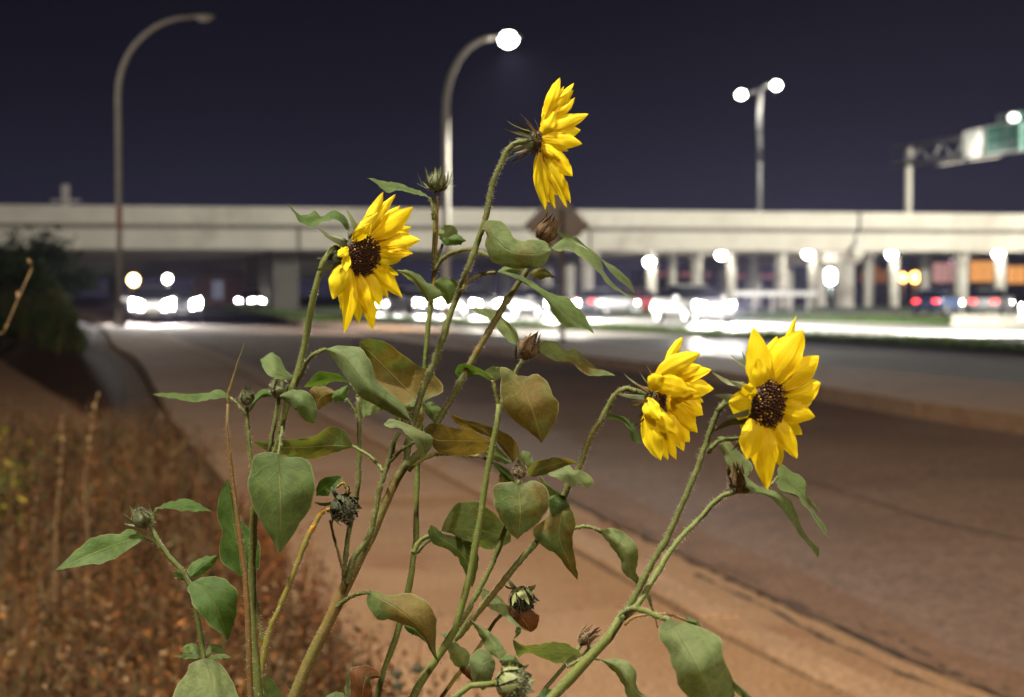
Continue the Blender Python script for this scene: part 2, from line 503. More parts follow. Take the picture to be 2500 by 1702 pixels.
# pavement of single slabs
pav = strip('pavement', A_left, A, WALK_Z - .05, M['soil_dark'])
gap = .011
s0 = 0.0; k = 0
while s0 < 70:
    s1 = s0 + 1.5
    i = [s0 + gap + q * (s1 - s0 - 2 * gap) / 3 for q in range(4)]
    L_ = [at(A_left, q, sA) for q in i]; R_ = [at(A, q, sA) for q in i]
    R_ = [r + (l - r) * .006 for l, r in zip(L_, R_)]
    poly = [tuple(p) for p in R_] + [tuple(p) for p in L_[::-1]]
    dz = random.uniform(-.004, .004)
    MB().prism(poly, WALK_Z - .09, WALK_Z + dz).build('slab', M['concrete_walk'], pav)
    s0 = s1
far_i = np.searchsorted(sA, 70) - 1
strip('pavement', A_left[far_i:], A[far_i:], WALK_Z - .003, M['concrete_walk'])
# kerb stones
kerb = strip('kerb', A, K_out, WALK_Z - .06, M['soil_dark'])
s0 = 0.0
while s0 < 60:
    s1 = s0 + 2.4
    i = [s0 + .005 + q * (s1 - s0 - .01) / 3 for q in range(4)]
    L_ = [at(A, q, sA) for q in i]; R_ = [at(K_out, q, sA) for q in i]
    L_ = [l + (r - l) * .14 for l, r in zip(L_, R_)]
    poly = [tuple(p) for p in R_] + [tuple(p) for p in L_[::-1]]
    MB().prism(poly, WALK_Z - .16, WALK_Z + random.uniform(.002, .012)).build('kerb_stone', M['kerb'], kerb, bevel=.012)
    s0 = s1
# gutter pan, a little below the kerb
strip('gutter', K_out, offset_line(A, .50), -.055, M['concrete_walk'])
# asphalt of the near road
ROAD_Z = -.060
med_near_px = [(2900, 1098), (2700, 1072), (2500, 1043), (2318, 1018), (2145, 988), (2008, 963), (1800, 932), (1600, 902), (1400, 880), (1200, 858), (1000, 828), (850, 803), (760, 791), (700, 780), (620, 766), (540, 757)]
med_far_px = [(2900, 992), (2700, 975), (2500, 956), (2200, 922), (2000, 905), (1800, 886), (1650, 868), (1590, 860), (1480, 846), (1300, 832), (1100, 814), (950, 799), (850, 789), (760, 779), (640, 765), (542, 756)]
mn = ground_line(med_near_px, 60, 0); mf = ground_line(med_far_px, 60, 0)
road = MB().add([(-90, -20, ROAD_Z - .02), (120, -20, ROAD_Z - .02), (120, 210, ROAD_Z - .02), (-90, 210, ROAD_Z - .02)], [(0, 1, 2, 3)])
C2 = [tuple(p) for p in C_line]
poly = C2 + [(-30, 196), (20, 150)] + [tuple(p) for p in mn[::-1]] + [(24, 6), (24, -14), (4, -14)]
rd = MB(); rd.add([(x, y, ROAD_Z) for x, y in poly], [tuple(range(len(poly)))])
rd = rd.build('road', M['asphalt']); rd['kind'] = 'structure'
# dark broken joint between gutter and asphalt
def rough_line(name, off, s_from, s_to, wmax, p_gap, z, wob=.010):
    "irregular, broken dark split following the kerb"
    ln = offset_line(A, off); ss = along(ln); m = MB(); q = s_from; w = wmax * .5; sh = 0.0
    while q < s_to:
        st = random.uniform(.03, .09)
        w2 = wmax * random.uniform(.15, 1.0) ** 1.3; sh2 = sh * .8 + random.uniform(-wob, wob)
        if random.random() > p_gap:
            a, b = at(ln, q, ss), at(ln, q + st, ss)
            t = (b - a) / np.linalg.norm(b - a); nn = np.array([t[1], -t[0]])
            p = [a + nn * (sh - w / 2), a + nn * (sh + w / 2), b + nn * (sh2 + w2 / 2), b + nn * (sh2 - w2 / 2)]
            m.add([(k[0], k[1], z) for k in p], [(0, 1, 2, 3)])
        q += st; w = w2; sh = sh2
    m.build(name, JD)['kind'] = 'structure'
JD = mat_plain('joint_dirt', (.030, .020, .015), .95, var=.5, scale=30)
rough_line('road_joint', .515, 1.0, 40, .050, .06, ROAD_Z + .005, .014)
rough_line('road_joint', .60, 1.0, 14, .022, .45, ROAD_Z + .009, .03)
# reddish dust and grit washed against the gutter, with a ragged outer edge
dA_ = offset_line(A, .545); dB_ = offset_line(A, .80)
dj = (rng.random(len(A))[:, None] - .5)
dj = np.convolve(dj[:, 0], np.ones(3) / 3, 'same')[:, None]
tn = np.gradient(A, axis=0); tn /= np.linalg.norm(tn, axis=1)[:, None]
dB_ = dB_ + np.stack([tn[:, 1], -tn[:, 0]], 1) * dj * .55
strip('road_dust', dA_[:80], dB_[:80], ROAD_Z + .004, mat_rough('red_dust', (.135, .072, .042), (.175, .098, .060), 6, .95, 1.0, .012, 60, .1))
rough_line('gutter_split', .40, 1.0, 8.2, .028, .15, -.050, .010)
# loose grit on road and gutter
ng = 900
gi = rng.integers(2, 40, ng); gf = rng.random(ng)[:, None]
gp_ = A[gi] * (1 - gf) + A[gi + 1] * gf + np.stack([tn[gi, 1], -tn[gi, 0]], 1) * (.40 + .9 * rng.random(ng)[:, None] ** 2)
gs_ = (.003 + .006 * rng.random(ng))[:, None]
c_ = np.concatenate([gp_, np.full((ng, 1), ROAD_Z + .006)], 1)
GV = np.stack([c_ + gs_ * np.array(k) for k in [(1, 0, 0), (-.5, .8, 0), (-.6, -.8, 0), (0, 0, 1.1)]], 1).reshape(-1, 3)
GF = np.concatenate([np.arange(ng)[:, None] * 4 + np.array(k) for k in [(0, 1, 3), (1, 2, 3), (2, 0, 3)]]).tolist()
tag(mesh('grit', GV, GF, mat_plain('grit_stone', (.24, .16, .11), .9, var=.4, scale=30)), 'loose grit scattered along the gutter', 'grit', kind='stuff')
# tar-filled cracks in the near road
def crack(px, w, name):
    ln = ground_line(px, 40, ROAD_Z)
    ln = ln + rng.normal(0, .012, ln.shape)
    t = np.gradient(ln, axis=0); t /= np.linalg.norm(t, axis=1)[:, None]
    nn = np.stack([t[:, 1], -t[:, 0]], 1)
    ww = w * (.5 + rng.random(len(ln)))[:, None]
    o = strip(name, ln - nn * ww, ln + nn * ww, ROAD_Z + .004, TAR)
TAR = mat_plain('old_tar', (.085, .058, .046), .85, var=.4, scale=5)
crack([(2080, 1210), (2250, 1262), (2400, 1298), (2620, 1345)], .022, 'tar_crack')
crack([(1880, 1150), (2000, 1182), (2060, 1205)], .014, 'tar_crack')
# median: a kerbed strip, concrete at the right, grass at the left
MED_H = .085
def kerbed(name, near, far, h, mat, kmat):
    "raised island: kerb stones along the near edge, its own top"
    n = len(near)
    V = [(p[0], p[1], h) for p in near] + [(p[0], p[1], h) for p in far] + [(p[0], p[1], -.12) for p in near] + [(p[0], p[1], -.12) for p in far]
    Fc = []
    for i in range(n - 1):
        Fc += [(i, i + 1, n + i + 1, n + i), (2 * n + i, 2 * n + i + 1, i + 1, i), (n + i, n + i + 1, 3 * n + i + 1, 3 * n + i)]
    Fc += [(0, n, 3 * n, 2 * n), (n - 1, 3 * n - 1, 4 * n - 1, 2 * n - 1)]
    o = mesh(name, V, Fc, mat); o['kind'] = 'structure'
    return o
cut = 27
kerbed('median', mn[:cut + 1], mf[:cut + 1], MED_H, M['kerb'], None)
kerbed('grass_median', mn[cut:], mf[cut:], MED_H - .004, M['grass_soil'], None)
mk = bpy.data.objects['median']
for i in range(0, 52, 2):
    a, b = mn[i], mn[i + 2]; t = (b - a); ln = np.linalg.norm(t); t = t / ln; nn = np.array([-t[1], t[0]])
    if nn[1] > 0: nn = -nn
    a2, b2 = a + t * .01, b - t * .01
    q = [tuple(a2 - nn * .16), tuple(b2 - nn * .16), tuple(b2 + nn * .02), tuple(a2 + nn * .02)]
    MB().prism(q, -.1, MED_H + .012).build('kerb_stone', M['kerb'], mk, bevel=.015)

# second carriageway, pale and worn
r2n = mf
r2f_px = [(2900, 884), (2700, 873), (2500, 862), (2200, 842), (2000, 831), (1800, 822), (1650, 815), (1590, 812), (1480, 806), (1300, 798), (1100, 790), (950, 783), (850, 777), (760, 771), (640, 760), (545, 754)]
r2f = ground_line(r2f_px, 60, 0)
strip('road', r2n, r2f, -.030, M['asphalt_grey'])
# grass verge, then the lane where the traffic queues
v_f_px = [(2900, 866), (2700, 856), (2500, 845), (2200, 828), (2000, 819), (1800, 811), (1650, 805), (1590, 803), (1480, 798), (1300, 791), (1100, 784), (950, 778), (850, 773), (760, 768), (640, 758), (546, 752.6)]
vf = ground_line(v_f_px, 60, 0)
vg = strip('verge', r2f, vf, .02, M['grass_soil'])
l3_px = [(2900, 812), (2700, 806), (2500, 800), (2200, 790), (2000, 784), (1800, 778), (1650, 773), (1590, 771), (1480, 768), (1300, 764), (1100, 760), (950, 757), (850, 755), (760, 753), (640, 750), (547, 748)]
l3 = ground_line(l3_px, 60, 0)
M['lane'] = mat_rough('lane_concrete', (.40, .385, .35), (.48, .46, .42), .3, .55, .3, .006, 40, .45)
strip('road', vf, l3, -.010, M['lane'])
# grass beyond the lane, up to the viaduct
fg = MB().add([(-20, 62, -.06), (70, 40, -.06), (160, 130, -.06), (160, 420, -.06), (-60, 420, -.06), (-30, 120, -.06)], [(0, 1, 2, 3, 4, 5)]).build('far_lawn', M['grass_soil'])
fg['kind'] = 'structure'
l4 = [(-25, 96), (0, 92), (30, 88), (60, 84), (110, 78)]
strip('road', l4, [(x, y + 9) for x, y in l4], -.045, M['asphalt_grey'])
# painted edge lines
WHITE = mat_plain('road_paint', (.62, .60, .54), .7, 0, .3, .25, 3)
strip('lane_marking', [p + np.array([0, .5]) for p in vf[:50]], [p + np.array([0, .8]) for p in vf[:50]], -.005, WHITE)
strip('lane_marking', [p + np.array([0, .25]) for p in r2n[4:40]], [p + np.array([0, .42]) for p in r2n[4:40]], -.025, mat_plain('worn_paint', (.34, .31, .26), .8, 0, .3, .3, 4))

# weed strip ground, bare path and grassy bank on the left
bank_R = offset_line(A, -1.30)
wr = bank_R[:110]
strip('weed_strip', wr - np.array([14, 0]), wr, -.03, M['soil'])
ap = [tuple(G(x, y, 0))[:2] for x, y in [(-700, 860), (0, 878), (170, 985), (250, 1040), (120, 1120), (-200, 1180), (-900, 1250)]]
apo = MB().prism(ap, -.06, -.012).build('bare_path', M['concrete_walk']); apo['kind'] = 'structure'

def bank_h(x, y, xr):
    "height of the bank, from the distance to the pavement's edge and to the path"
    d = np.maximum(0, xr - .15 - x)                                   # metres left of the pavement
    e = (y - 25.6) * .358 + (x + 8.3) * .934                          # metres beyond the path edge
    e = np.maximum(0, e)
    a = np.clip(d / 1.3, 0, 1); b_ = np.clip(e / .9, 0, 1)
    low = .55 * (a * a * (3 - 2 * a)) * (b_ * b_ * (3 - 2 * b_))
    hi = np.clip((y - 16) / 26, 0, 1) * np.minimum(np.maximum(0, d - .6) * 1.05, 4.6 + .4 * np.sin(y * .3)) * np.clip(e / 3.5, 0, 1)
    return low + hi
yy = np.concatenate([np.linspace(11, 40, 60), np.linspace(41, 125, 50)])
rows = []
for y in yy:
    xr = np.interp(y, bank_R[:, 1], bank_R[:, 0])
    u = np.linspace(0, 1, 44) ** 1.6
    xs = xr - .02 - u * (8 + .45 * y)
    h = bank_h(xs, y, xr) + .03 * np.sin(xs * 2.3 + y) * np.clip(u * 5, 0, 1)
    rows.append(np.stack([xs, np.full_like(xs, y), h - .05], 1))
BV = np.vstack(rows); nx = 44
BF = [(i * nx + j, i * nx + j + 1, (i + 1) * nx + j + 1, (i + 1) * nx + j) for i in range(len(yy) - 1) for j in range(nx - 1)]
bk = mesh('grass_bank', BV, BF, M['soil_dark'], smooth=True); bk['kind'] = 'structure'

def tinted(name, V, Fc, tint, mat=None, parent=None):
    o = mesh(name, V, Fc, mat or M['tint'], parent)
    a = o.data.attributes.new('tint', 'FLOAT_COLOR', 'FACE')
    c = np.ones((len(o.data.polygons), 4), np.float32); c[:, :3] = tint
    a.data.foreach_set('color', c.ravel())
    return o
def blades(base, h, w, cols, lean=.5, droop=.3):
    "grass blades as bent two-piece strips: returns V, F, tint"
    n = len(base)
    ang = rng.random(n) * 2 * np.pi
    side = np.stack([np.cos(ang), np.sin(ang), np.zeros(n)], 1)
    la = rng.random(n) * 2 * np.pi
    ln = np.stack([np.cos(la), np.sin(la), np.zeros(n)], 1) * (lean * h * rng.random(n))[:, None]
    upv = np.array([0, 0, 1.0])
    mid = base + ln * .4 + upv * (h * .6)[:, None]
    tip = base + ln * (1 + droop) + upv * (h * (1 - droop * rng.random(n)))[:, None]
    wv = side * w[:, None]
    V = np.stack([base - wv, base + wv, mid - wv * .7, mid + wv * .7, tip], 1).reshape(-1, 3)
    o = np.arange(n)[:, None] * 5
    Fq = (o + np.array([0, 1, 3, 2])).tolist()
    Ft = (o + np.array([2, 3, 4])).tolist()
    return V, Fq + Ft, np.vstack([cols, cols])
def palette(n, cols, jit=.25):
    c = np.asarray(cols)[rng.integers(0, len(cols), n)]
    return np.clip(c * (1 + jit * rng.normal(0, 1, (n, 1))), .004, .9)
GREENS = [(.036, .060, .014), (.050, .066, .018), (.028, .042, .012), (.075, .070, .024), (.060, .045, .020)]
DRYS = [(.125, .068, .030), (.155, .092, .046), (.095, .046, .020), (.20, .140, .080), (.065, .034, .017), (.150, .062, .020), (.11, .085, .05), (.20, .088, .028), (.17, .072, .022)]
# grass of the bank
n = 34000
yb = 13 + 75 * rng.random(n) ** 1.8
xrb = np.interp(yb, bank_R[:, 1], bank_R[:, 0])
xb = xrb - .25 - (5 + .33 * yb) * rng.random(n) ** 1.3
hb = bank_h(xb, yb, xrb)
keep = hb > .30
base = np.stack([xb, yb, hb - .06], 1)[keep]; yb = yb[keep]
V_, F_, T_ = blades(base, .08 + .20 * rng.random(len(base)) + .003 * yb, .010 + .0008 * yb, palette(len(base), GREENS))
tag(tinted('bank_grass', V_, F_, T_), 'dark green grass covering the bank left of the pavement', 'grass', kind='stuff')
# grass of the median nose, the verge and the lawn
def grass_between(name, a, b, n, z, h, label, cols=GREENS, w=.02):
    i = rng.random(n) * (len(a) - 1.001); k = i.astype(int); f = (i - k)[:, None]
    pa = a[k] * (1 - f) + a[k + 1] * f; pb = b[k] * (1 - f) + b[k + 1] * f
    g = rng.random(n)[:, None]
    p = pa * (1 - g) + pb * g
    base = np.concatenate([p, np.full((n, 1), z)], 1)
    V_, F_, T_ = blades(base, h * (.5 + rng.random(n)), np.full(n, w), palette(n, cols))
    tag(tinted(name, V_, F_, T_), label, 'grass', kind='stuff')
BRIGHT = [(.085, .145, .025), (.10, .16, .035), (.07, .12, .022)]
grass_between('median_grass', mn[cut:], mf[cut:], 9000, MED_H - .01, .12, 'short green grass on the nose of the median island', BRIGHT)
grass_between('verge_grass', r2f[:52], vf[:52], 9000, .02, .12, 'narrow green verge between the pale road and the far lane', BRIGHT)
grass_between('lawn_grass', l3[:50], l3[:50] + np.array([2.0, 22.0]), 11000, -.06, .16, 'lawn in front of the viaduct columns', BRIGHT, .035)

# ---------------------------------------------------------------- dried weeds of the strip
def weed_cloud(name, n, yr, off, hr, label, leafcols, nleaf=16, leafsz=.012, pw=1.6, lo=.15):
    yb = yr[0] + (yr[1] - yr[0]) * rng.random(n) ** pw
    xr = np.interp(yb, bank_R[:, 1], bank_R[:, 0])
    xb = xr - off[0] - (off[1] + .085 * yb) * rng.random(n)
    h = (hr[0] + (hr[1] - hr[0]) * rng.random(n))
    la = rng.random(n) * 6.283
    lean = np.stack([np.cos(la), np.sin(la)], 1) * (h * .28 * rng.random(n))[:, None]
    base = np.stack([xb, yb, np.full(n, -.03)], 1)
    tip = base + np.concatenate([lean, h[:, None]], 1)
    V, Fq, T = [], [], []
    cols = palette(n, leafcols, .22)
    patch = .30 + 1.05 * (.5 + .5 * np.sin(xb * 5.1 + 2.0 * np.sin(yb * 2.3)) * np.sin(yb * 3.7 + 1.3 * np.sin(xb * 4.0)))
    cols = cols * patch[:, None]                                  # patchy tint paints in dark gaps between the plants
    # stalks: two crossed strips
    o = 0
    for ax in (np.array([1, 0, 0.]), np.array([0, 1, 0.])):
        w = .0016 + .00018 * yb
        a, b_, c, d = base - ax * w[:, None], base + ax * w[:, None], tip + ax * w[:, None] * .5, tip - ax * w[:, None] * .5
        V.append(np.stack([a, b_, c, d], 1).reshape(-1, 3))
        Fq += (np.arange(n)[:, None] * 4 + np.array([0, 1, 2, 3]) + o).tolist()
        T.append(cols * .9); o += 4 * n
    # little curled leaves and seed heads along each stalk
    t = lo + (1 - lo) * rng.random((n, nleaf)) ** .8
    c = base[:, None, :] + (tip - base)[:, None, :] * t[..., None]
    c = c + rng.normal(0, 1, c.shape) * (.05 * h * (1.15 - t.T).T.T if False else .032)
    u = rng.normal(0, 1, c.shape); u /= np.linalg.norm(u, axis=-1, keepdims=True)
    v = rng.normal(0, 1, c.shape); v -= u * (u * v).sum(-1, keepdims=True); v /= np.linalg.norm(v, axis=-1, keepdims=True)
    s = (leafsz * (.5 + rng.random((n, nleaf))) * (1 + .03 * yb[:, None]))[..., None]
    q = np.stack([c - u * s, c - v * s * .5, c + u * s, c + v * s * .55], 2).reshape(-1, 3)
    V.append(q)
    Fq += (np.arange(n * nleaf)[:, None] * 4 + np.array([0, 1, 2, 3]) + o).tolist()
    T.append(np.repeat(cols, nleaf, 0) * (.65 + .7 * rng.random((n * nleaf, 1))))
    ob = tinted(name, np.vstack(V), Fq, np.vstack(T))
    return tag(ob, label, 'weeds', kind='stuff')
weed_cloud('dried_weeds', 1350, (3.0, 10.0), (.10, .55), (.12, .42), 'rust brown dried weeds along the left edge of the pavement', DRYS, 30, .0075, 1.5)
weed_cloud('dried_weeds', 900, (2.7, 7), (-.10, .45), (.08, .30), 'low reddish brown seeding weeds spilling onto the pavement', [(.15, .055, .018), (.19, .075, .022), (.11, .038, .012)], 34, .0065, 1.1)
weed_cloud('grass_tufts', 1100, (3.0, 10), (.20, .8), (.06, .26), 'tufts of dull green and straw grass among the brown weeds', [(.075, .085, .025), (.13, .11, .035), (.055, .06, .02)], 10, .014, 1.2)
nb = 11000
yb = 3.0 + 8 * rng.random(nb) ** 1.4; xr = np.interp(yb, bank_R[:, 1], bank_R[:, 0])
base = np.stack([xr - .15 - (.6 + .10 * yb) * rng.random(nb), yb, np.full(nb, -.03)], 1)
V_, F_, T_ = blades(base, .10 + .38 * rng.random(nb) ** 2, .0014 + .0003 * yb, palette(nb, DRYS + [(.10, .10, .03)]), .7, .3)
tag(tinted('straw_grass', V_, F_, T_), 'straw coloured dry grass blades mixed into the weed strip', 'grass', kind='stuff')
# yellow-green weed at the left edge
def bushy(name, loc, r, h, n, cols, sz, label, cat, stemmat, group=None, flat=1.0):
    root = empty(name, loc, label, cat, group)
    mb = MB()
    tips = []
    for k in range(9):
        a = random.random() * 6.28; rr = r * random.uniform(.2, .8)
        top = (rr * math.cos(a), rr * math.sin(a), h * random.uniform(.45, .9))
        mb.tube([(0, 0, -.05), (top[0] * .3, top[1] * .3, top[2] * .5), top], [h * .018, h * .012, h * .005], 5)
        tips.append(top)
    mb.build('stem', stemmat, root)
    ctr = np.array(tips)[rng.integers(0, len(tips), n)]
    c = ctr + rng.normal(0, 1, (n, 3)) * np.array([r * .34, r * .34, h * .17 * flat])
    c[:, 2] = np.abs(c[:, 2])
    u = rng.normal(0, 1, (n, 3)); u /= np.linalg.norm(u, axis=1)[:, None]
    v = rng.normal(0, 1, (n, 3)); v -= u * (u * v).sum(1)[:, None]; v /= np.linalg.norm(v, axis=1)[:, None]
    s = (sz * (.6 + .8 * rng.random(n)))[:, None]
    V = np.stack([c - u * s, c - v * s * .45, c + u * s, c + v * s * .45], 1).reshape(-1, 3)
    tinted('foliage', V, (np.arange(n)[:, None] * 4 + np.arange(4)).tolist(), palette(n, cols, .3), parent=root)
    return root
g0 = G(5, 1420, 0); g0 = Vector((g0.x - .1, g0.y, -.03))
bushy('weed_bush', g0, .22, .50, 420, [(.16, .15, .02), (.10, .12, .02), (.20, .16, .025), (.05, .07, .015)], .020, 'yellow green leafy weed at the left edge among brown weeds', 'weed', M['stem'])
# straw stalks taller than the rest
for (x, y, d, x2, y2) in [(150, 1330, 4.6, 165, 1010), (205, 1190, 5.0, 235, 975), (0, 846, 2.3, 78, 655)]:
    pass
def stalk(pts, d, r, label):
    w = [P(x, y, d) for x, y in pts]
    b0 = Vector((w[0].x, w[0].y, -.03))
    root = empty('straw_stalk', b0, label, 'grass stalk')
    mb = MB(); path = cat_rom([tuple(b0 - b0)] + [tuple(q - b0) for q in w], 24)
    mb.tube([tuple(q) for q in path], list(np.linspace(r, r * .45, 25)), 6).build('stem', M['straw'], root, True)
    hd = MB()
    for k in range(14):
        q = path[-1 - k // 2] ; a = random.random() * 6.28
        q2 = q + np.array([math.cos(a) * r * 4, math.sin(a) * r * 4, r * 8])
        hd.tube([tuple(q), tuple((q + q2) / 2 + np.array([0, 0, r])), tuple(q2)], [r * .6, r * 1.0, r * .2], 5)
    hd.build('seed_head', M['straw'], root, True)['kind'] = 'stuff'
M['straw'] = mat_plain('straw', (.25, .16, .075), .7, var=.3, scale=20)
stalk([(-60, 1000), (-4, 846), (42, 735), (78, 655)], 2.2, .0016, 'single straw stalk leaning right against the dark bank at left edge')
stalk([(215, 1330), (205, 1190), (218, 1080), (236, 975)], 4.6, .0026, 'upright straw stalk rising above the brown weeds')
stalk([(135, 1330), (140, 1230), (150, 1120), (150, 1030)], 4.4, .0024, 'pale straw stalk standing left among the brown weeds')
# dry round seed heads on thin stalks on the pavement's edge (behind the sunflowers)
for (x, y, d, r) in [(968, 1645, 3.2, .011), (1020, 1633, 3.1, .012), (972, 1674, 3.0, .010)]:
    c = P(x, y, d); b0 = Vector((c.x + .01, c.y, -.03))
    root = empty('dry_seed_plant', b0, {968: 'dry round seed head left of two beside the pale stem, upper', 1020: 'dry round seed head on a straight thin stalk, rightmost', 972: 'dry round seed head lowest of the three near the pale stem'}[x], 'seed head')
    MB().tube([(0, 0, 0), ((c.x - b0.x) * .6, 0, c.z * .5), tuple(c - b0)], [.002, .0016, .0014], 5).build('stem', M['bract_dry'], root, True)
    hd = MB(); hd.lathe([(.2 * r, -r * .8), (.8 * r, -.5 * r), (r, 0), (.8 * r, .5 * r), (.2 * r, .8 * r)], tuple(c - b0), 10)
    for k in range(12):
        a = k * .52; hd.tube([tuple(c - b0), tuple(c - b0 + Vector((math.cos(a) * r * 1.5, math.sin(a) * r * .8, r * .6 * math.sin(k * 1.7))))], [r * .2, r * .03], 4)
    hd.build('seed_head', M['bract_dark'], root, True)['kind'] = 'stuff'

# shrubs on the bank
for i, (x, y, d, r, h, lb) in enumerate([(0, 600, 40, 1.0, 1.1, 'dark shrub at the far left below the viaduct end'), (-60, 640, 28, .8, .9, 'dark shrub cut by the left edge of the photo'), (70, 600, 52, 1.3, 1.4, 'dark shrub on the bank nearest the street lamp pole'), (150, 640, 66, 1.4, 1.4, 'low dark shrub at the foot of the leftmost pole')]):
    p = P(x, y, d)
    xr = np.interp(p.y, bank_R[:, 1], bank_R[:, 0])
    z = float(bank_h(np.array(p.x), p.y, xr)) - .1
    bushy('shrub', (p.x, p.y, z), r, h, 1100, [(.030, .056, .016), (.044, .064, .020), (.022, .036, .012)], .11, lb, 'shrub', M['wood'])

# ================================================================ THE VIADUCT AND ITS LAMPS
BR_L, BR_R = Vector((-62, 104, 0)), Vector((72, 138, 0))               # line of the near face
BD = (BR_R - BR_L).normalized(); BN = Vector((-BD.y, BD.x, 0))          # along the deck / away from the camera
LEN = (BR_R - BR_L).length
BROT = math.atan2(BD.y, BD.x)
def br(u, v, z):
    "u metres along, v metres behind the near face"
    p = BR_L + BD * u + BN * v
    return Vector((p.x, p.y, z + .0045 * (u - 50)))
def u_at(px):
    "distance along the near face where photograph column px meets it"
    k = (px - CX) / F_PX
    return (k * BR_L.y - BR_L.x) / (BD.x - k * BD.y)
bridge = empty('viaduct', (BR_L.x, BR_L.y, 0), 'long pale concrete viaduct crossing behind the road', 'viaduct')
bridge.rotation_euler = (0, 0, BROT)
def blocal(mb, name, mat, parent=None, bevel=0.0):
    return mb.build(name, mat, parent or bridge, bevel=bevel)
DECK_W = 36.0
ZS = 4.45      # underside of girders at mid length
def zl(u): return .0045 * (u - 50)
def bbox(mb, u0, u1, v0, v1, z0, z1):
    a, b = zl(u0), zl(u1)
    vs = [(u0, v0, z0 + a), (u1, v0, z0 + b), (u1, v1, z0 + b), (u0, v1, z0 + a), (u0, v0, z1 + a), (u1, v0, z1 + b), (u1, v1, z1 + b), (u0, v1, z1 + a)]
    mb.add(vs, [(3,2,1,0),(4,5,6,7),(0,1,5,4),(1,2,6,5),(2,3,7,6),(3,0,4,7)])
    return mb
joint = u_at(2088)
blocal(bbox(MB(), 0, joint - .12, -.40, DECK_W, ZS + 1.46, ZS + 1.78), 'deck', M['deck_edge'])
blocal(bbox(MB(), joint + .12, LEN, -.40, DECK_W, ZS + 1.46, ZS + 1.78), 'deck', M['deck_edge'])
# parapet panels, near and far
def panels(v0, v1):
    u = 0.0
    while u < LEN:
        u1 = min(u + 9.0, LEN)
        a, b = u + .012, u1 - .012
        if a < joint < b:
            blocal(bbox(MB(), a, joint - .13, v0, v1, ZS + 1.784, ZS + 3.05), 'parapet_panel', M['bridge'])
            blocal(bbox(MB(), joint + .13, b, v0, v1, ZS + 1.784, ZS + 3.05), 'parapet_panel', M['bridge'])
        else:
            blocal(bbox(MB(), a, b, v0, v1, ZS + 1.784, ZS + 3.05), 'parapet_panel', M['bridge'])
        u = u1
panels(-.58, -.28)
panels(DECK_W - .3, DECK_W)
# girders
spans = [0, u_at(730), u_at(1440), joint, LEN]
for i in range(4):
    for k, v in enumerate([0, 2.9, 5.8, 8.7, 11.6, 14.5, 17.4, 20.3, 23.2, 26.1, 29.0, 31.9, 35.0]):
        m = MB()
        g0, g1 = spans[i] + (.1 if i else 0), spans[i + 1] - .1
        bbox(m, g0, g1, v, v + .34, ZS + .22, ZS + 1.458)
        bbox(m, g0, g1, v - .08, v + .42, ZS, ZS + .219)
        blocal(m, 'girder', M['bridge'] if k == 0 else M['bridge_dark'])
# bents: cap beam and columns
def column(u, v, r, top, flare=False):
    m = MB()
    pr = [(r * 1.02, -.1), (r, .3), (r, top - .9), (r * (1.35 if flare else 1.0), top - .02)]
    m.lathe(pr, (u, v, zl(u)), 14)
    return blocal(m, 'column', M['column'])
for px, rr in [(1440, .62), (2078, .75)]:
    u = u_at(px)
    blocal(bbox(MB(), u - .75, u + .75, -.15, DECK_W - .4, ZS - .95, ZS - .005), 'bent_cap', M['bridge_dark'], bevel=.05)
    for v in (1.2, 6.4, 13, 20, 27, 34):
        column(u, v, rr, ZS - .96)
# solid pier at the left
u = u_at(727)
blocal(bbox(MB(), u - 1.0, u + 1.0, 8.0, DECK_W - .5, -.2, ZS - .01), 'pier_wall', M['deck_edge'])  # dark tone imitates the shade under the left span
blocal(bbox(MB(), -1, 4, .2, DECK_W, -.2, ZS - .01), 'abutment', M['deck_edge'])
for px, v, r, t, fl in [(1640, 11.5, .38, ZS, False), (1700, 7, .45, ZS, False), (1785, 8.5, .42, ZS, False), (1905, 4.5, .46, ZS, False), (1840, 12.8, .35, ZS, False),
                 (2120, 8, .45, ZS, True), (2255, 12, .5, ZS, True), (2345, 3.5, .55, ZS, True), (1590, 6.5, .42, ZS, False), (1985, 4, .42, ZS, False), (2182, 5, .44, ZS, False), (2440, 2.5, .48, ZS, False)]:
    k = (px - CX) / F_PX
    # column of the photograph at v metres behind the face
    b0 = BR_L + BN * v
    uu = (k * b0.y - b0.x) / (BD.x - k * BD.y)
    column(uu, v, r, t - .01, fl)
bridge_u = lambda px, v: ((px - CX) / F_PX * (BR_L + BN * v).y - (BR_L + BN * v).x) / (BD.x - (px - CX) / F_PX * BD.y)

def point_light(name, loc, watts, col, r, parent=None, spot=None, aim=None):
    ld = bpy.data.lights.new(name, 'SPOT' if spot else 'POINT')
    ld.energy = watts; ld.color = col; ld.shadow_soft_size = r
    o = bpy.data.objects.new(name, ld)
    COL.objects.link(o)
    if parent is not None: o.parent = parent
    o.location = loc
    if spot:
        ld.spot_size = math.radians(spot[0]); ld.spot_blend = spot[1]
        d = Vector(aim)
        o.rotation_euler = d.to_track_quat('-Z', 'Y').to_euler()
    return o
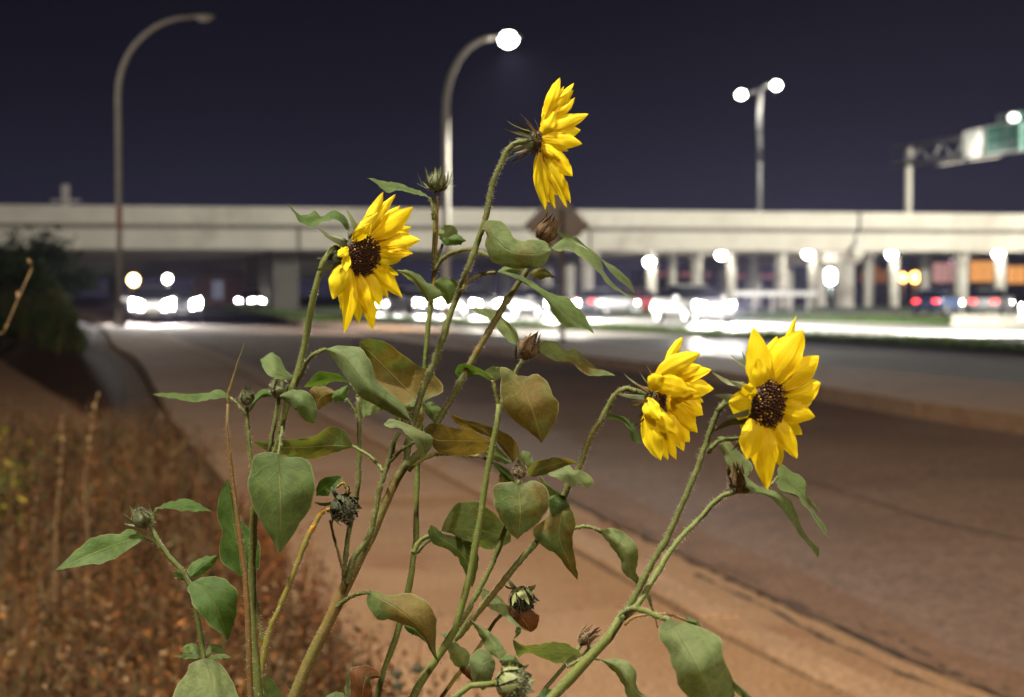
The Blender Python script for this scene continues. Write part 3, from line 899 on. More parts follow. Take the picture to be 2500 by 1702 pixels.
# lamps fixed to the columns under the deck
LN = {1590: 'left', 1762: 'second', 1975: 'third', 2178: 'fourth', 2437: 'right'}
UL = [(1585, 640, 5.6, 'round wall lamp high on a column, leftmost under the viaduct'), (1760, 620, 7.6, 'round wall lamp under the viaduct, second from the diamond sign'),
      (1972, 602, 3.2, 'large bright wall lamp under the viaduct just left of the deck joint'), (2175, 616, 4.1, 'round wall lamp under the viaduct just right of the deck joint'), (2436, 596, 1.6, 'bright wall lamp at the right end under the viaduct')]
for px, py, v, lb in UL:
    k = bridge_u(px, v); w = BR_L + BD * k + BN * v
    d = w.y
    p = P(px, py, d)
    root = empty('wall_lamp', (p.x, p.y, min(p.z, ZS - .15 + zl(k))), lb, 'lamp', 'wall lamps under the viaduct')
    MB().box((0, .16, 0), (.34, .30, .30)).build('bracket', M['steel'], root, bevel=.03)
    MB().lathe([(.16, .27), (.18, .33), (.12, .40), (.04, .42)], (0, -.2, 0), 14).build('hood', M['steel'], root, True)
    MB().lathe([(.06, -.34), (.24, -.28), (.36, -.12), (.39, .02), (.33, .17), (.16, .268)], (0, -.2, 0), 16).build('lens', M['lamp_on'], root, True)  # globe oversized to imitate the glare disc
    point_light('lamp_light', (0, -1.3, -.5), 520, LED_C, .25, root)
# small box hung at the joint
jb_ = empty('junction_box', br(joint, -.2, ZS - .1), 'pale box hanging below the deck joint', 'box')
MB().box((0, -.3, 0), (.9, .5, .9)).build('housing', M['bridge'], jb_, bevel=.06)
MB().box((0, -.3, .75), (.14, .14, .6)).build('hanger', M['steel'], jb_)

# ---------------------------------------------------------------- street lamps
def street_lamp(loc, H, reach, rz, lit, label, watts=0.0, rise=2.4, hs=1.0, col=LED_C, twin=False, aim=(0, 0, -1), cone=150, rad=.11):
    root = empty('street_lamp', loc, label, 'street lamp', rz=rz)  # also names the added fill lamp and viaduct floodlight
    MB().lathe([(rad * 2.2, -.1), (rad * 2.2, .03), (rad * 1.5, .05), (rad * 1.4, .35)], n=14).build('base', M['steel_dull'], root)
    if twin:
        pole = MB().tube([(0, 0, .05), (0, 0, H * .5), (0, 0, H)], [rad, rad * .9, rad * .75], 12).build('pole', M['steel'], root, True)
        heads = [(-reach, 0, H - .45, -1), (reach * .8, 0, H + .35, 1)]
        for hx, hy, hz, s in heads:
            MB().tube([(0, 0, H - .25), (hx * .5, hy, (H - .25 + hz) / 2 + .1), (hx, hy, hz)], rad * .5, 8).build('arm', M['steel'], root, True)
    else:
        pts = [(0, 0, .05), (0, 0, H * .4), (0, 0, H - rise)]
        for a in np.linspace(.12, 1, 9) * math.pi / 2:
            pts.append((reach * (1 - math.cos(a)), 0, H - rise + rise * math.sin(a)))
        rr = list(np.linspace(rad, rad * .62, 12))
        MB().tube(pts, rr, 12).build('pole', M['steel_dull'], root, True)
        heads = [(reach, 0, H, 1)]
    for hx, hy, hz, s in heads:
        m = MB()                                                        # cobra head: tapered, rounded shell
        st = [(-.10, .06, .05), (.10, .10, .075), (.30, .17, .10), (.52, .18, .11), (.70, .13, .08), (.78, .03, .02)]
        vs, fs = [], []
        for (x, w_, h_) in st:
            for q in range(10):
                a = 2 * math.pi * q / 10
                vs.append((hx + s * x * hs, hy + w_ * .85 * hs * math.cos(a), hz + h_ * .85 * hs * math.sin(a) * (1.0 if math.sin(a) > 0 else .45)))
        for i in range(len(st) - 1):
            for q in range(10):
                fs.append((i * 10 + q, i * 10 + (q + 1) % 10, (i + 1) * 10 + (q + 1) % 10, (i + 1) * 10 + q))
        m.add(vs, fs); hd = m.build('lamp_head', M['steel_dull'], root, True)
        ln = MB(); vs = []; fs = []
        for zz, sc_ in ([(.14, .15), (.12, .55), (.05, .90), (-.05, 1.0), (-.15, .88), (-.23, .52), (-.26, .12)] if lit else [(-.03, 1.0), (-.08, .9), (-.13, .55), (-.15, .12)]):  # lit lens enlarged and rounded to imitate the glare disc
            for q in range(14):
                a = 2 * math.pi * q / 14
                vs.append((hx + s * .42 * hs + .25 * hs * sc_ * math.cos(a), hy + .18 * hs * sc_ * math.sin(a), hz + zz * hs))
        nr = len(vs) // 14
        for i in range(nr - 1):
            for q in range(14):
                fs.append((i * 14 + q, (i + 1) * 14 + q, (i + 1) * 14 + (q + 1) % 14, i * 14 + (q + 1) % 14))
        fs.append(tuple((nr - 1) * 14 + q for q in range(13, -1, -1)))
        ln.add(vs, fs); ln.build('lens', M['lamp_on'] if lit else M['lamp_off'], hd, True)
        if lit and watts:
            point_light('lamp_light', (hx + s * .42 * hs, hy, hz - .36 * hs), watts, col, .14, root, (cone, .35), aim)
    return root
def lamp_base(px, d, z=-.05):
    p = P(px, 800, d); return (p.x, d, z)
# leftmost, unlit, with a red reflector band
b_ = lamp_base(293, 43)
z0 = .0
lp = street_lamp((b_[0], b_[1], z0 + .3), 8.3, 2.0, 0, False, 'unlit street lamp with a curved arm, leftmost of all lamps', hs=.8, rise=2.1, rad=.080)
MB().lathe([(.081, 2.55), (.081, 3.2)], n=12).build('reflector_band', M['reflector'], lp)
b_ = lamp_base(1090, 45)
street_lamp(b_, 8.42, 1.35, 0, True, 'lit street lamp with a curved arm at the centre top', 13000, hs=1.0, rise=2.0, rad=.105, aim=(.30, .75, -1), cone=130)
# twin lamp on the far side of the deck
pt = P(1852, 490, 138)
street_lamp((pt.x, 138, 6.4), 12.7, .95, 0, True, 'twin headed lit lamp rising behind the viaduct', 350, twin=True, rad=.24, hs=1.6)
# unseen lamps outside the picture, among them an added fill lamp and viaduct floodlight
def lamp_for(pos, watts, col, label, rz=0.0, aim=(0, 0, -1), cone=160):
    aim = (aim[0] * math.cos(rz) + aim[1] * math.sin(rz), -aim[0] * math.sin(rz) + aim[1] * math.cos(rz), aim[2])
    street_lamp((pos[0] - 1.9 * math.cos(rz), pos[1] - 1.9 * math.sin(rz), -.05), pos[2] + .35, 1.48, rz, True, label, watts, col=col, aim=aim, cone=cone, rise=2.0)
lamp_for(KEY_POS, KEY_W, KEY_C, 'lit street lamp behind the photographer on the weed side', 0.0, (.35, .55, -1), 170)
lamp_for(FILL_POS, FILL_W, FILL_C, 'added fill lamp behind the photographer on the road side', math.pi, (-.3, .6, -1), 170)  # fill lamp added to light the petals from the front
lamp_for((27, 62, 9), 42000, LED_C, 'lit street lamp right of the picture near the pale road', math.pi, (-.1, .9, -.9), 165)
lamp_for((51, 92, 9.5), 165000, LED_C, 'added floodlight right of the picture aimed at the viaduct', math.pi, (-.85, .75, -.08), 110)  # floodlight added out of view to brighten the viaduct face
lamp_for((-17, 36, 9), 1300, KEY_C, 'lit street lamp left of the picture above the bank', 0, (.5, .7, -1), 165)

# ---------------------------------------------------------------- signs
pc = P(1360, 548, 33)
ds = empty('warning_sign', (pc.x, pc.y, -.03), 'diamond road sign seen from behind, on a wooden post', 'road sign')
h = .69
m = MB().add([(-h, -.0015, 0), (0, -.0015, -h), (h, -.0015, 0), (0, -.0015, h), (-h, .0015, 0), (0, .0015, -h), (h, .0015, 0), (0, .0015, h)],
             [(0, 1, 2, 3), (7, 6, 5, 4), (0, 4, 5, 1), (1, 5, 6, 2), (2, 6, 7, 3), (3, 7, 4, 0)])
for i, v in enumerate(m.v): m.v[i] = (v[0] * .98 + .0, v[1] * 4 + v[0] * .22, v[2] + pc.z + .03)
pl = m.build('panel', M['sign_back'], ds)
for s in (-1, 1):
    e = MB().tube([(s * h * .98, s * h * .98 * .22 - .014, pc.z + .03), (s * .42, s * .42 * .22 - .014, pc.z - .22)], .03, 6).build('edge_trim', M['sign_edge'], pl)
MB().box((.10, -.06, pc.z / 2), (.10, .09, pc.z + .7)).build('post', M['wood'], ds, bevel=.008)
for q in (-.3, .3):
    MB().box((.05, -.025, pc.z + .03 + q), (.5, .03, .05)).build('stiffener', M['steel_dull'], ds)
# gantry with panels on the viaduct
gp = P(2217, 497, 128)
gz = ZS + 1.78 + zl(u_at(2217))
gan = empty('sign_gantry', (gp.x, gp.y, gz), 'sign gantry with a triangulated truss standing on the viaduct', 'sign gantry')
top0 = P(2217, 363, 128); bot0 = P(2217, 404, 128)
top1 = P(2520, 308, 110); bot1 = P(2520, 360, 110)
O = Vector((gp.x, gp.y, gz))
def rel(p): return tuple(Vector(p) - O)
MB().tube([(0, 0, 0), rel((gp.x, gp.y, top0.z + .3))], .30, 12).build('post', M['bridge'], gan, True)
MB().tube([rel(top0 + Vector((-1.2, .4, 0))), rel(top1)], .17, 8).build('top_chord', M['steel_dark'], gan, True)
MB().tube([rel(bot0 + Vector((-1.2, .4, 0))), rel(bot1)], .20, 8).build('bottom_chord', M['steel_dark'], gan, True)
for i in range(10):
    a, b_ = i / 10, (i + 1) / 10
    if i % 2: p0, p1 = top0.lerp(top1, a), bot0.lerp(bot1, b_)
    else: p0, p1 = bot0.lerp(bot1, a), top0.lerp(top1, b_)
    MB().tube([rel(p0), rel(p1)], .12, 6).build('brace', M['steel_dark'], gan, True)
def sign_panel(name, x0, x1, yt0, yt1, yb0, yb1, t0, t1, mat, label, th=.12):
    "panel on the near side of the truss, following its direction (t: position along the truss)"
    d0, d1 = 128 - 18 * t0 - 2.2, 128 - 18 * t1 - 2.2
    a, b, c, d = P(x0, yb0, d0), P(x1, yb1, d1), P(x1, yt1, d1), P(x0, yt0, d0)
    o0 = (a + b) / 2
    root = empty(name, o0, label, 'road sign')
    nrm = (b - a).cross(d - a).normalized()
    if nrm.y > 0: nrm = -nrm
    vs = [q - o0 for q in (a, b, c, d)] + [q - o0 - nrm * th for q in (a, b, c, d)]
    MB().add(vs, [(0, 1, 2, 3), (7, 6, 5, 4), (0, 4, 5, 1), (1, 5, 6, 2), (2, 6, 7, 3), (3, 7, 4, 0)]).build('panel', mat, root)
    def q(u, v, off=.03):
        p = (a.lerp(b, u)).lerp(d.lerp(c, u), v)
        return p - o0 + nrm * off
    return root, q
sign_panel('changeable_sign', 2351, 2394, 322, 313, 388, 380, .45, .58, M['sign_white'], 'blank white lit panel on the sign gantry')
gs, q = sign_panel('guide_sign', 2406, 2492, 309, 294, 379, 366, .62, .90, M['sign_green'], 'green guide sign with white lettering on the gantry')
def bar(root, q, u0, v0, u1, v1, name='letter'):
    MB().add([q(u0, v0), q(u1, v0), q(u1, v1), q(u0, v1)], [(0, 1, 2, 3)]).build(name, M['sign_letter'], root)
for (u0, v0, u1, v1) in [(.0, .0, 1, .06), (.0, .94, 1, 1), (0, .06, .045, .94), (.955, .06, 1, .94)]:
    bar(gs, q, u0, v0, u1, v1, 'border')
for (u, v, w) in [(.12, .56, .07), (.21, .56, .07), (.30, .56, .06), (.39, .56, .05), (.55, .58, .07), (.64, .56, .07), (.84, .60, .06), (.14, .24, .06), (.22, .24, .06), (.30, .24, .06), (.38, .24, .05), (.53, .24, .08), (.63, .26, .05), (.70, .26, .05), (.77, .26, .07), (.86, .26, .05)]:
    hh = .15; w *= .8
    bar(gs, q, u, v, u + w * .28, v + hh); bar(gs, q, u + w * .72, v, u + w, v + hh); bar(gs, q, u + w * .28, v + hh * .4, u + w * .72, v + hh * .6)
ts, q = sign_panel('exit_tab_sign', 2436, 2492, 282, 272, 305, 296, .72, .90, mat_plain('sign_green_dim', (.03, .14, .10), .5), 'small green tab sign above the green guide sign')
for (u0, v0, u1, v1) in [(0, 0, 1, .1), (0, .9, 1, 1), (0, .1, .06, .9)]: bar(ts, q, u0, v0, u1, v1, 'border')
# lamp shining just behind the tab sign
lp_ = P(2475, 287, 108)
rt = empty('sign_lamp', lp_, 'small bright lamp in front of the green tab sign', 'lamp')
MB().lathe([(.05, -.28), (.28, -.2), (.36, 0), (.28, .2), (.05, .28)], n=12).build('lens', mat_emit('sign_lamp_glow', (1, .97, .86), 6.0), rt, True)
MB().tube([(0, .1, 0), (0, 1.6, -.6)], .05, 6).build('arm', M['steel'], rt)
for x_, y_, t_, nm in ((2340, 402, .44, 'white'), (2415, 392, .72, 'green')):  # floodlights added to light the sign panels
    lq = P(x_, y_, 128 - 18 * t_) + Vector((-1.6, 0, 0))
    sl = empty('added_sign_light', lq, 'floodlight added below the %s sign panel to light it' % nm, 'floodlight')
    MB().box((0, 0, -.05), (.35, .5, .12)).build('housing', M['trim'], sl, bevel=.03)
    MB().tube([(0, 0, -.05), (2.4, 0, .3)], .05, 6).build('arm', M['steel_dull'], sl)
    point_light('lamp_light', (-.6, 0, .25), 22 if nm == 'white' else 330, LED_C, .15, sl, (150, .4), (.9, 0, .7))
# thin post standing on the deck at the left
pq = P(160, 500, 118)
ro = empty('deck_post', (pq.x, pq.y, ZS + 1.7), 'pale thin post on the viaduct at the far left', 'post')
MB().box((0, 0, 1.6), (.55, .2, 3.2)).build('post', M['steel_dull'], ro)
MB().box((0, 0, 2.0), (2.2, .1, .18)).build('crossbar', M['steel_dull'], ro)

# ---------------------------------------------------------------- things beyond the viaduct
def far_lamp(px, py, d, mat, r, label, cat='lamp', watts=0):
    p = P(px, py, d)
    root = empty('post_lamp', (p.x, p.y, -.05), label, cat)
    MB().tube([(0, 0, 0), (0, 0, p.z - r * .8)], [.14, .10], 8).build('post', M['steel_dull'], root, True)
    MB().lathe([(r * .3, -r), (r * .85, -r * .5), (r, 0), (r * .85, r * .5), (r * .3, r)], (0, 0, p.z + .05), 12).build('globe', mat, root, True)
far_lamp(2027, 675, 170, M['bulb_cool'], .75, 'bluish white lamp on a post behind the columns')
far_lamp(2005, 634, 165, M['lamp_on'], .42, 'small white lamp on a post between two columns')
far_lamp(2205, 678, 190, M['bulb_orange'], .50, 'orange beacon on a post, left of a close pair')
far_lamp(2234, 677, 190, M['bulb_orange'], .62, 'larger orange beacon on a post, right of a close pair')
far_lamp(2322, 628, 200, M['bulb_pink'], .5, 'pinkish lamp on a post beside the curved column')
far_lamp(326, 684, 150, mat_emit('bulb_amber', (1, .62, .25), 30), .5, 'amber lamp above the approaching headlights at left')
far_lamp(409, 681, 160, M['lamp_on'], .35, 'small white lamp above the approaching headlights')
far_lamp(1345, 560, 175, M['steel_dull'], .2, 'plain thin post behind the viaduct')
def building(px0, px1, ytop, d, depth, label, wall, win_or_glow=None, wins=None, z0=-.1):  # wins also lists the lit-front glow panels and tail-light bands
    a, b = P(px0, ytop, d), P(px1, ytop, d)
    root = empty('building', ((a.x + b.x) / 2, d, z0), label, 'building')
    W = b.x - a.x; H = a.z - z0
    MB().box((0, depth / 2, H / 2), (W, depth, H)).build('wall', wall, root)
    MB().box((0, depth / 2, H + .15), (W + .5, depth + .5, .3)).build('roof', M['trim'], root)
    for (x0, x1, y0, y1) in wins or []:
        p0, p1 = P(x0, y1, d), P(x1, y0, d)
        cx = (p0.x + p1.x) / 2 - root.location.x
        w = MB().box((cx, -.04, (p0.z + p1.z) / 2 - z0), (p1.x - p0.x, .1, p1.z - p0.z)).build('window', win_or_glow, root)  # also carries the glow of lit walls and the tail-light band
        MB().box((cx, -.11, (p0.z + p1.z) / 2 - z0), (.12, .06, p1.z - p0.z)).build('mullion', M['trim'], w)
    return root
building(2350, 2640, 625, 250, 14, 'low building with a wide orange lit front at the right edge', M['brick'], M['wall_glow_orange'], [(2368, 2400, 638, 688), (2403, 2434, 638, 688), (2458, 2500, 650, 692), (2504, 2540, 650, 692)])
building(2262, 2346, 630, 245, 12, 'low building with a pinkish lit front', M['brick'], M['front_glow_pink'], [(2277, 2304, 642, 690), (2307, 2334, 642, 690)])
building(2085, 2200, 640, 255, 12, 'low dark building with small orange windows behind columns', M['brick'], mat_emit('window_dim', (1, .36, .09), .35), [(2103, 2115, 662, 690), (2124, 2142, 650, 688), (2150, 2162, 660, 690), (2170, 2190, 656, 690)])
building(1560, 1960, 664, 230, 12, 'long low dark building with pink bands imitating far tail lights', M['trim'], mat_emit('taillight_band_pink', (1, .35, .36), .22), [(1600, 1650, 664, 674), (1660, 1735, 665, 676), (1750, 1830, 668, 678), (1840, 1890, 670, 680)])  # glowing strips stand in for tail lights of far traffic
building(470, 690, 672, 170, 10, 'dim brick building under the viaduct at the left', M['brick'], mat_emit('window_grey', (.6, .62, .8), .22), [(520, 545, 685, 730), (598, 628, 678, 725), (635, 650, 680, 725)])
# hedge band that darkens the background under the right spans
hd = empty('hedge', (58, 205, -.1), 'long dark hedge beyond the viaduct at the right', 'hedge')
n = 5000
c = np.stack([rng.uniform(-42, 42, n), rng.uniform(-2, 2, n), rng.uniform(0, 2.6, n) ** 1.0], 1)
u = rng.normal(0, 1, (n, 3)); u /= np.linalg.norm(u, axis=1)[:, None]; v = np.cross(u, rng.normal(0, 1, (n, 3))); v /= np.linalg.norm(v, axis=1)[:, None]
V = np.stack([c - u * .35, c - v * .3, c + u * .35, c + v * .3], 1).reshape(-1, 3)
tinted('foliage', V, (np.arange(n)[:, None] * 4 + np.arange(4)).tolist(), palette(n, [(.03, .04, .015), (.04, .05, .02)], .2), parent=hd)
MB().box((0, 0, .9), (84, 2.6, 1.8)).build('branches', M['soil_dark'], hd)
# second, farther beam seen under the left span
fb = empty('far_bridge', (-36, 190, 0), 'far pale concrete beam bridge seen under the left span', 'bridge')
MB().box((0, 0, 4.3), (44, 2.0, 2.3)).build('beam', M['bridge'], fb)
for x in (-12, 8.2): MB().box((x, 0, 1.5), (1.0, 1.6, 3.3)).build('column', M['bridge_dark'], fb)
# low concrete barrier at the right
p0, p1 = G(2330, 797), G(2900, 812)
bd = (p1 - p0); L_ = bd.length
bar_ = empty('concrete_barrier', p0, 'low grey concrete barrier on the lawn at the right edge', 'barrier', rz=math.atan2(bd.y, bd.x))
k = 0
while k * 2.5 < L_:
    MB().add([(k * 2.5 + .02, -.2, -.05), (k * 2.5 + 2.46, -.2, -.05), (k * 2.5 + 2.46, .2, -.05), (k * 2.5 + .02, .2, -.05), (k * 2.5 + .02, -.1, .42), (k * 2.5 + 2.46, -.1, .42), (k * 2.5 + 2.46, .1, .42), (k * 2.5 + .02, .1, .42)],
             [(3,2,1,0),(4,5,6,7),(0,1,5,4),(1,2,6,5),(2,3,7,6),(3,0,4,7)]).build('barrier_segment', M['bridge'], bar_, bevel=.02)
    k += 1
# handrail under the viaduct
g0, g1 = P(1790, 735, 105), P(1995, 735, 112)
hr = empty('guard_rail', (g0.x, g0.y, -.05), 'thin metal guard rail between the columns', 'guard rail', rz=math.atan2(g1.y - g0.y, g1.x - g0.x))
Lr = (g1 - g0).length
MB().box((Lr / 2, 0, 1.25), (Lr, .08, .34)).build('rail', M['steel'], hr)
for i in range(5): MB().box((Lr * (i + .1) / 4.6, .08, .6), (.12, .12, 1.4)).build('post', M['steel_dull'], hr)

# ---------------------------------------------------------------- cars
def car_meshes():
    D = {}
    # stations along the length: x, z_low, z_mid, z_belt, half width
    st = [(-2.25, .42, .62, .80, .70), (-2.12, .30, .62, .92, .84), (-1.5, .25, .60, .96, .90), (-.6, .24, .60, .97, .91), (.5, .24, .60, .96, .91), (1.2, .25, .60, .90, .90), (1.85, .27, .58, .80, .86), (2.18, .32, .54, .70, .78), (2.28, .40, .54, .60, .68)]
    vs, fs = [], []
    for (x, zl_, zm, zb, w) in st:
        vs += [(x, -w * .86, zl_), (x, -w, zm * .8), (x, -w, zm), (x, -w * .93, zb), (x, -w * .5, zb + .03), (x, w * .5, zb + .03), (x, w * .93, zb), (x, w, zm), (x, w, zm * .8), (x, w * .86, zl_)]
    for i in range(len(st) - 1):
        for q in range(10):
            fs.append((i * 10 + q, i * 10 + (q + 1) % 10, (i + 1) * 10 + (q + 1) % 10, (i + 1) * 10 + q))
    fs += [tuple(range(9, -1, -1)), tuple((len(st) - 1) * 10 + q for q in range(10))]
    D['body'] = (vs, fs)
    cab = [(-1.85, .93, .93, .80), (-1.25, .93, 1.38, .64), (-.3, .94, 1.47, .62), (.35, .93, 1.40, .62), (1.12, .90, .92, .76)]
    vs, fs = [], []
    for (x, z0, z1, w) in cab:
        vs += [(x, -.82, z0), (x, -w, z1), (x, w, z1), (x, .82, z0)]
    for i in range(len(cab) - 1):
        for q in range(4):
            fs.append((i * 4 + q, i * 4 + (q + 1) % 4, (i + 1) * 4 + (q + 1) % 4, (i + 1) * 4 + q))
    D['cabin'] = (vs, fs)
    rf = [(-1.28, 1.375, .66), (-.3, 1.48, .64), (.38, 1.405, .64)]
    vs, fs = [], []
    for (x, z, w) in rf: vs += [(x, -w, z), (x, w, z), (x, w * .9, z + .03), (x, -w * .9, z + .03)]
    for i in range(2):
        for q in range(4): fs.append((i * 4 + q, i * 4 + (q + 1) % 4, (i + 1) * 4 + (q + 1) % 4, (i + 1) * 4 + q))
    D['roof'] = (vs, fs)
    return D
CM = car_meshes()
def car(loc, rz, paint, label, group, beams=0.0, lens=1.0):
    root = empty('car', loc, label, 'car', group, rz)
    b = MB().add(*CM['body']).build('body', M['car_' + paint], root, True)
    md = b.modifiers.new('edge', 'BEVEL'); md.width = .03; md.segments = 2; md.limit_method = 'ANGLE'
    MB().add(*CM['cabin']).build('windows', M['glass_dark'], root)
    MB().add(*CM['roof']).build('roof', M['car_' + paint], root)
    for x in (-1.38, 1.42):
        for s in (-1, 1):
            pr = [(.20, -.11), (.32, -.10), (.335, -.05), (.335, .05), (.32, .10), (.20, .11)]
            m = MB().lathe(pr, n=18)
            for i, v in enumerate(m.v): m.v[i] = (x + v[0], s * .82 + v[2], .33 + v[1])
            w = m.build('wheel', M['tyre'], root, True)
            m = MB().lathe([(.02, -.115), (.20, -.118), (.20, .118), (.02, .115)], n=12)
            for i, v in enumerate(m.v): m.v[i] = (x + v[0], s * .82 + v[2], .33 + v[1])
            m.build('rim', M['rim'], w)
    MB().box((2.27, 0, .46), (.06, 1.0, .16)).build('grille', M['trim'], root)
    MB().box((2.315, 0, .40), (.02, .46, .11)).build('number_plate', M['plate'], root)
    for s in (-1, 1):
        vs = [(2.10, s * .80, .58), (2.33, s * .42, .54), (2.33, s * .42, .54 + .14 * lens), (2.12, s * .80, .60 + .16 * lens), (2.0, s * .74, .58), (2.1, s * .42, .54), (2.1, s * .42, .67), (2.0, s * .74, .73)]
        MB().add(vs, [(0, 1, 2, 3), (4, 7, 6, 5), (0, 3, 7, 4), (1, 5, 6, 2), (3, 2, 6, 7), (0, 4, 5, 1)]).build('headlight', M['headlight'], root)
        MB().box((-2.24, s * .58, .78), (.06, .34, .13)).build('taillight', M['taillight'], root)
        MB().box((.72, s * .98, .98), (.16, .18, .12)).build('mirror', M['car_' + paint], root, bevel=.02)
        if beams:
            point_light('beam', (2.42, s * .62, .62), beams, (1, .96, .88), .06, root, (62, .6), (1, s * .02, -.11))
    return root
def head(vx, vy): return math.atan2(vy, vx)
def on_lane(px, py): 
    g = G(px, py, 0); return (g.x, g.y, -.01)
def lane_dir(px, py, px2, py2):
    a, b = G(px, py), G(px2, py2); return math.atan2(b.y - a.y, b.x - a.x)
# approaching on the near road, at the left
g = G(362, 786); car((g.x, g.y, ROAD_Z), math.atan2(-24, 7.5), 'white', 'white car with glaring headlights approaching at the far left', 'cars with their headlights on', 5000, 2.4)  # headlights enlarged to imitate the wide glare
g = G(432, 780); car((g.x, g.y, ROAD_Z), math.atan2(-24, 7.5), 'grey', 'grey car with headlights on beside and behind the white one', 'cars with their headlights on', 2000, 2.4)
# far, under the left span
for px, py, c, lb in [(616, 752, 'silver', 'silver car with headlights on under the left span, left of two'), (673, 753, 'grey', 'grey car with headlights on just left of the dark pier')]:
    g = G(px, py); car((g.x, g.y, -.01), math.atan2(-1, -.10), c, lb, 'cars with their headlights on', 0)
# the queue on the lit lane: headlights towards the right
for px, py, q2, c, lb, bm in [(905, 766, (1300, 777), 'grey', 'grey car with headlights on at the rear of the queue behind the left flower', 2500),
                   (1010, 769, (1500, 783), 'silver', 'silver car with headlights on in the queue by the green stem', 6000),
                   (1150, 772, (1700, 790), 'white', 'white car with headlights on in the queue between the two tall stems', 9000),
                   (1330, 777, (2000, 800), 'silver', 'silver car with headlights on below the diamond sign', 14000),
                   (1690, 788, (2500, 822), 'white', 'white car with headlights on alone on the bright lane', 26000)]:
    car(on_lane(px, py), lane_dir(px, py, *q2), c, lb, 'cars with their headlights on', bm, 1.5)
g = G(2690, 826); car((g.x, g.y, -.01), lane_dir(2690, 826, 1500, 781), 'silver', 'silver car added just right of the picture to light the lane', 'cars with their headlights on', 26000, 1.5)  # car added out of view so its beams brighten the lane
# leaving under the viaduct: tail lights
for px, d, c, lb, rz in [(1560, 96, 'red', 'red car seen from behind with red tail lights left of the bright lamp column', 0.9), (1660, 101, 'grey', 'grey car seen from behind with red tail lights between columns', 0.9), (2290, 92, 'blue', 'blue car with red tail lights beside the curved column', 1.0), (2420, 88, 'silver', 'silver car with red tail lights at the right under the viaduct', 1.1), (1480, 92, 'silver', 'silver car with red tail lights right of the diamond sign post', .9)]:
    p = P(px, 740, d); car((p.x, d, -.04), rz, c, lb, 'cars seen from behind', 0)

# ================================================================ THE SUNFLOWERS
def plant(x, d, label):
    "root of one plant: on the soil below its lowest visible point"
    p = P(x, 1702, d)
    return empty('sunflower_plant', (p.x, p.y, -.03), label, 'sunflower', 'wild sunflowers in the foreground')
PA = plant(632, .84, 'sunflower plant at the left with a brown dry stem and a yellow bloom facing right')
PB = plant(505, .90, 'small sunflower plant at the far left with one spiky bud and no bloom')
PC = plant(722, .87, 'thick stemmed sunflower plant carrying the topmost bloom at the centre')
PD = plant(920, .90, 'slender pale green sunflower stem ending in a spiky bud near the lamp pole')
PE = plant(1020, .86, 'sunflower plant with heart shaped leaves and a bloom facing right, right of centre')
PF = plant(1340, .76, 'sunflower plant at the right leaning right with the rightmost bloom')
ROOT_X = {}
def rloc(o): return np.array(o.location)

def stem(pl, pts, rad, d, col=(.3, 0, 0), name='stem', hairs=1.0, ground=False, n=None, zn='S'):
    """pts: measured points, tip last or first; rad: radius in photo pixels (one or two values); d: depth in m (one value or list)"""
    pts = conv(zn, pts)
    dd = d if hasattr(d, '__len__') else [d] * len(pts)
    if len(dd) == 2 and len(pts) != 2: dd = list(np.linspace(dd[0], dd[1], len(pts)))
    w = np.array([tuple(P(x, y, k)) for (x, y), k in zip(pts, dd)])
    r0, r1 = (rad, rad) if not hasattr(rad, '__len__') else rad
    r0, r1 = r0 * .9, r1 * .9
    rr = np.linspace(r0, r1, len(w)) * np.array(dd) / F_PX
    if ground:                                                    # carry the stem on down to the soil
        root = rloc(pl) 
        g = np.array([root[0] + random.uniform(-.02, .02), root[1] + random.uniform(-.02, .02), -.03])
        tdir = w[0] - w[1]; tdir /= np.linalg.norm(tdir)
        ctl = w[0] + tdir * .30
        q = np.linspace(0, 1, 7)[:-1, None]
        low = (1 - q) ** 2 * g + 2 * q * (1 - q) * ctl + q ** 2 * w[0]
        rr = np.concatenate([np.linspace(rr[0] * 1.5, rr[0] * 1.02, 6), rr]); w = np.vstack([low, w])
    N = n or max(10, int(len(w) * 6))
    path = cat_rom(np.concatenate([w, rr[:, None]], 1), N)
    R = path[:, 3] * (1 + .06 * rng.normal(0, 1, N + 1))
    if name == 'stem':
        for c_ in rng.integers(2, N - 1, max(1, N // 14)): R = R * (1 + .22 * np.exp(-((np.arange(N + 1) - c_) / 1.1) ** 2))
    path = path[:, :3] + rng.normal(0, .00012, (N + 1, 3))
    mb = MB().tube([tuple(p - rloc(pl)) for p in path], list(R), 10)
    o = mb.build(name, M['stem'], pl, True)
    o.color = (*col, 1)
    if hairs:
        seg = np.linalg.norm(np.diff(path, axis=0), axis=1); tot = seg.sum()
        vis = path[:, 2] > .75
        nh = int(min(900, tot * 2600 * hairs))
        i = rng.integers(0, N, nh); i = i[vis[i]]
        f = rng.random(len(i))[:, None]
        c = path[i] * (1 - f) + path[i + 1] * f
        t = path[i + 1] - path[i]; t /= np.linalg.norm(t, axis=1)[:, None]
        a = rng.normal(0, 1, c.shape); a -= t * (a * t).sum(1)[:, None]; a /= np.linalg.norm(a, axis=1)[:, None]
        b = np.cross(t, a)
        s = c + a * R[i][:, None] * .95
        ln = (.0008 + .0013 * rng.random(len(i)))[:, None]
        e = s + a * ln + t * ln * .35 * rng.normal(0, 1, (len(i), 1))
        wd = .00011
        V = np.stack([s - b * wd, s + b * wd, e, s - t * wd, s + t * wd], 1).reshape(-1, 3)
        k = np.arange(len(i))[:, None] * 5
        if len(i):
            h = mesh('hairs', V, (k + np.array([0, 1, 2])).tolist() + (k + np.array([3, 4, 2])).tolist(), M['hair'], o, origin=rloc(pl))
            h['kind'] = 'stuff'
    return o

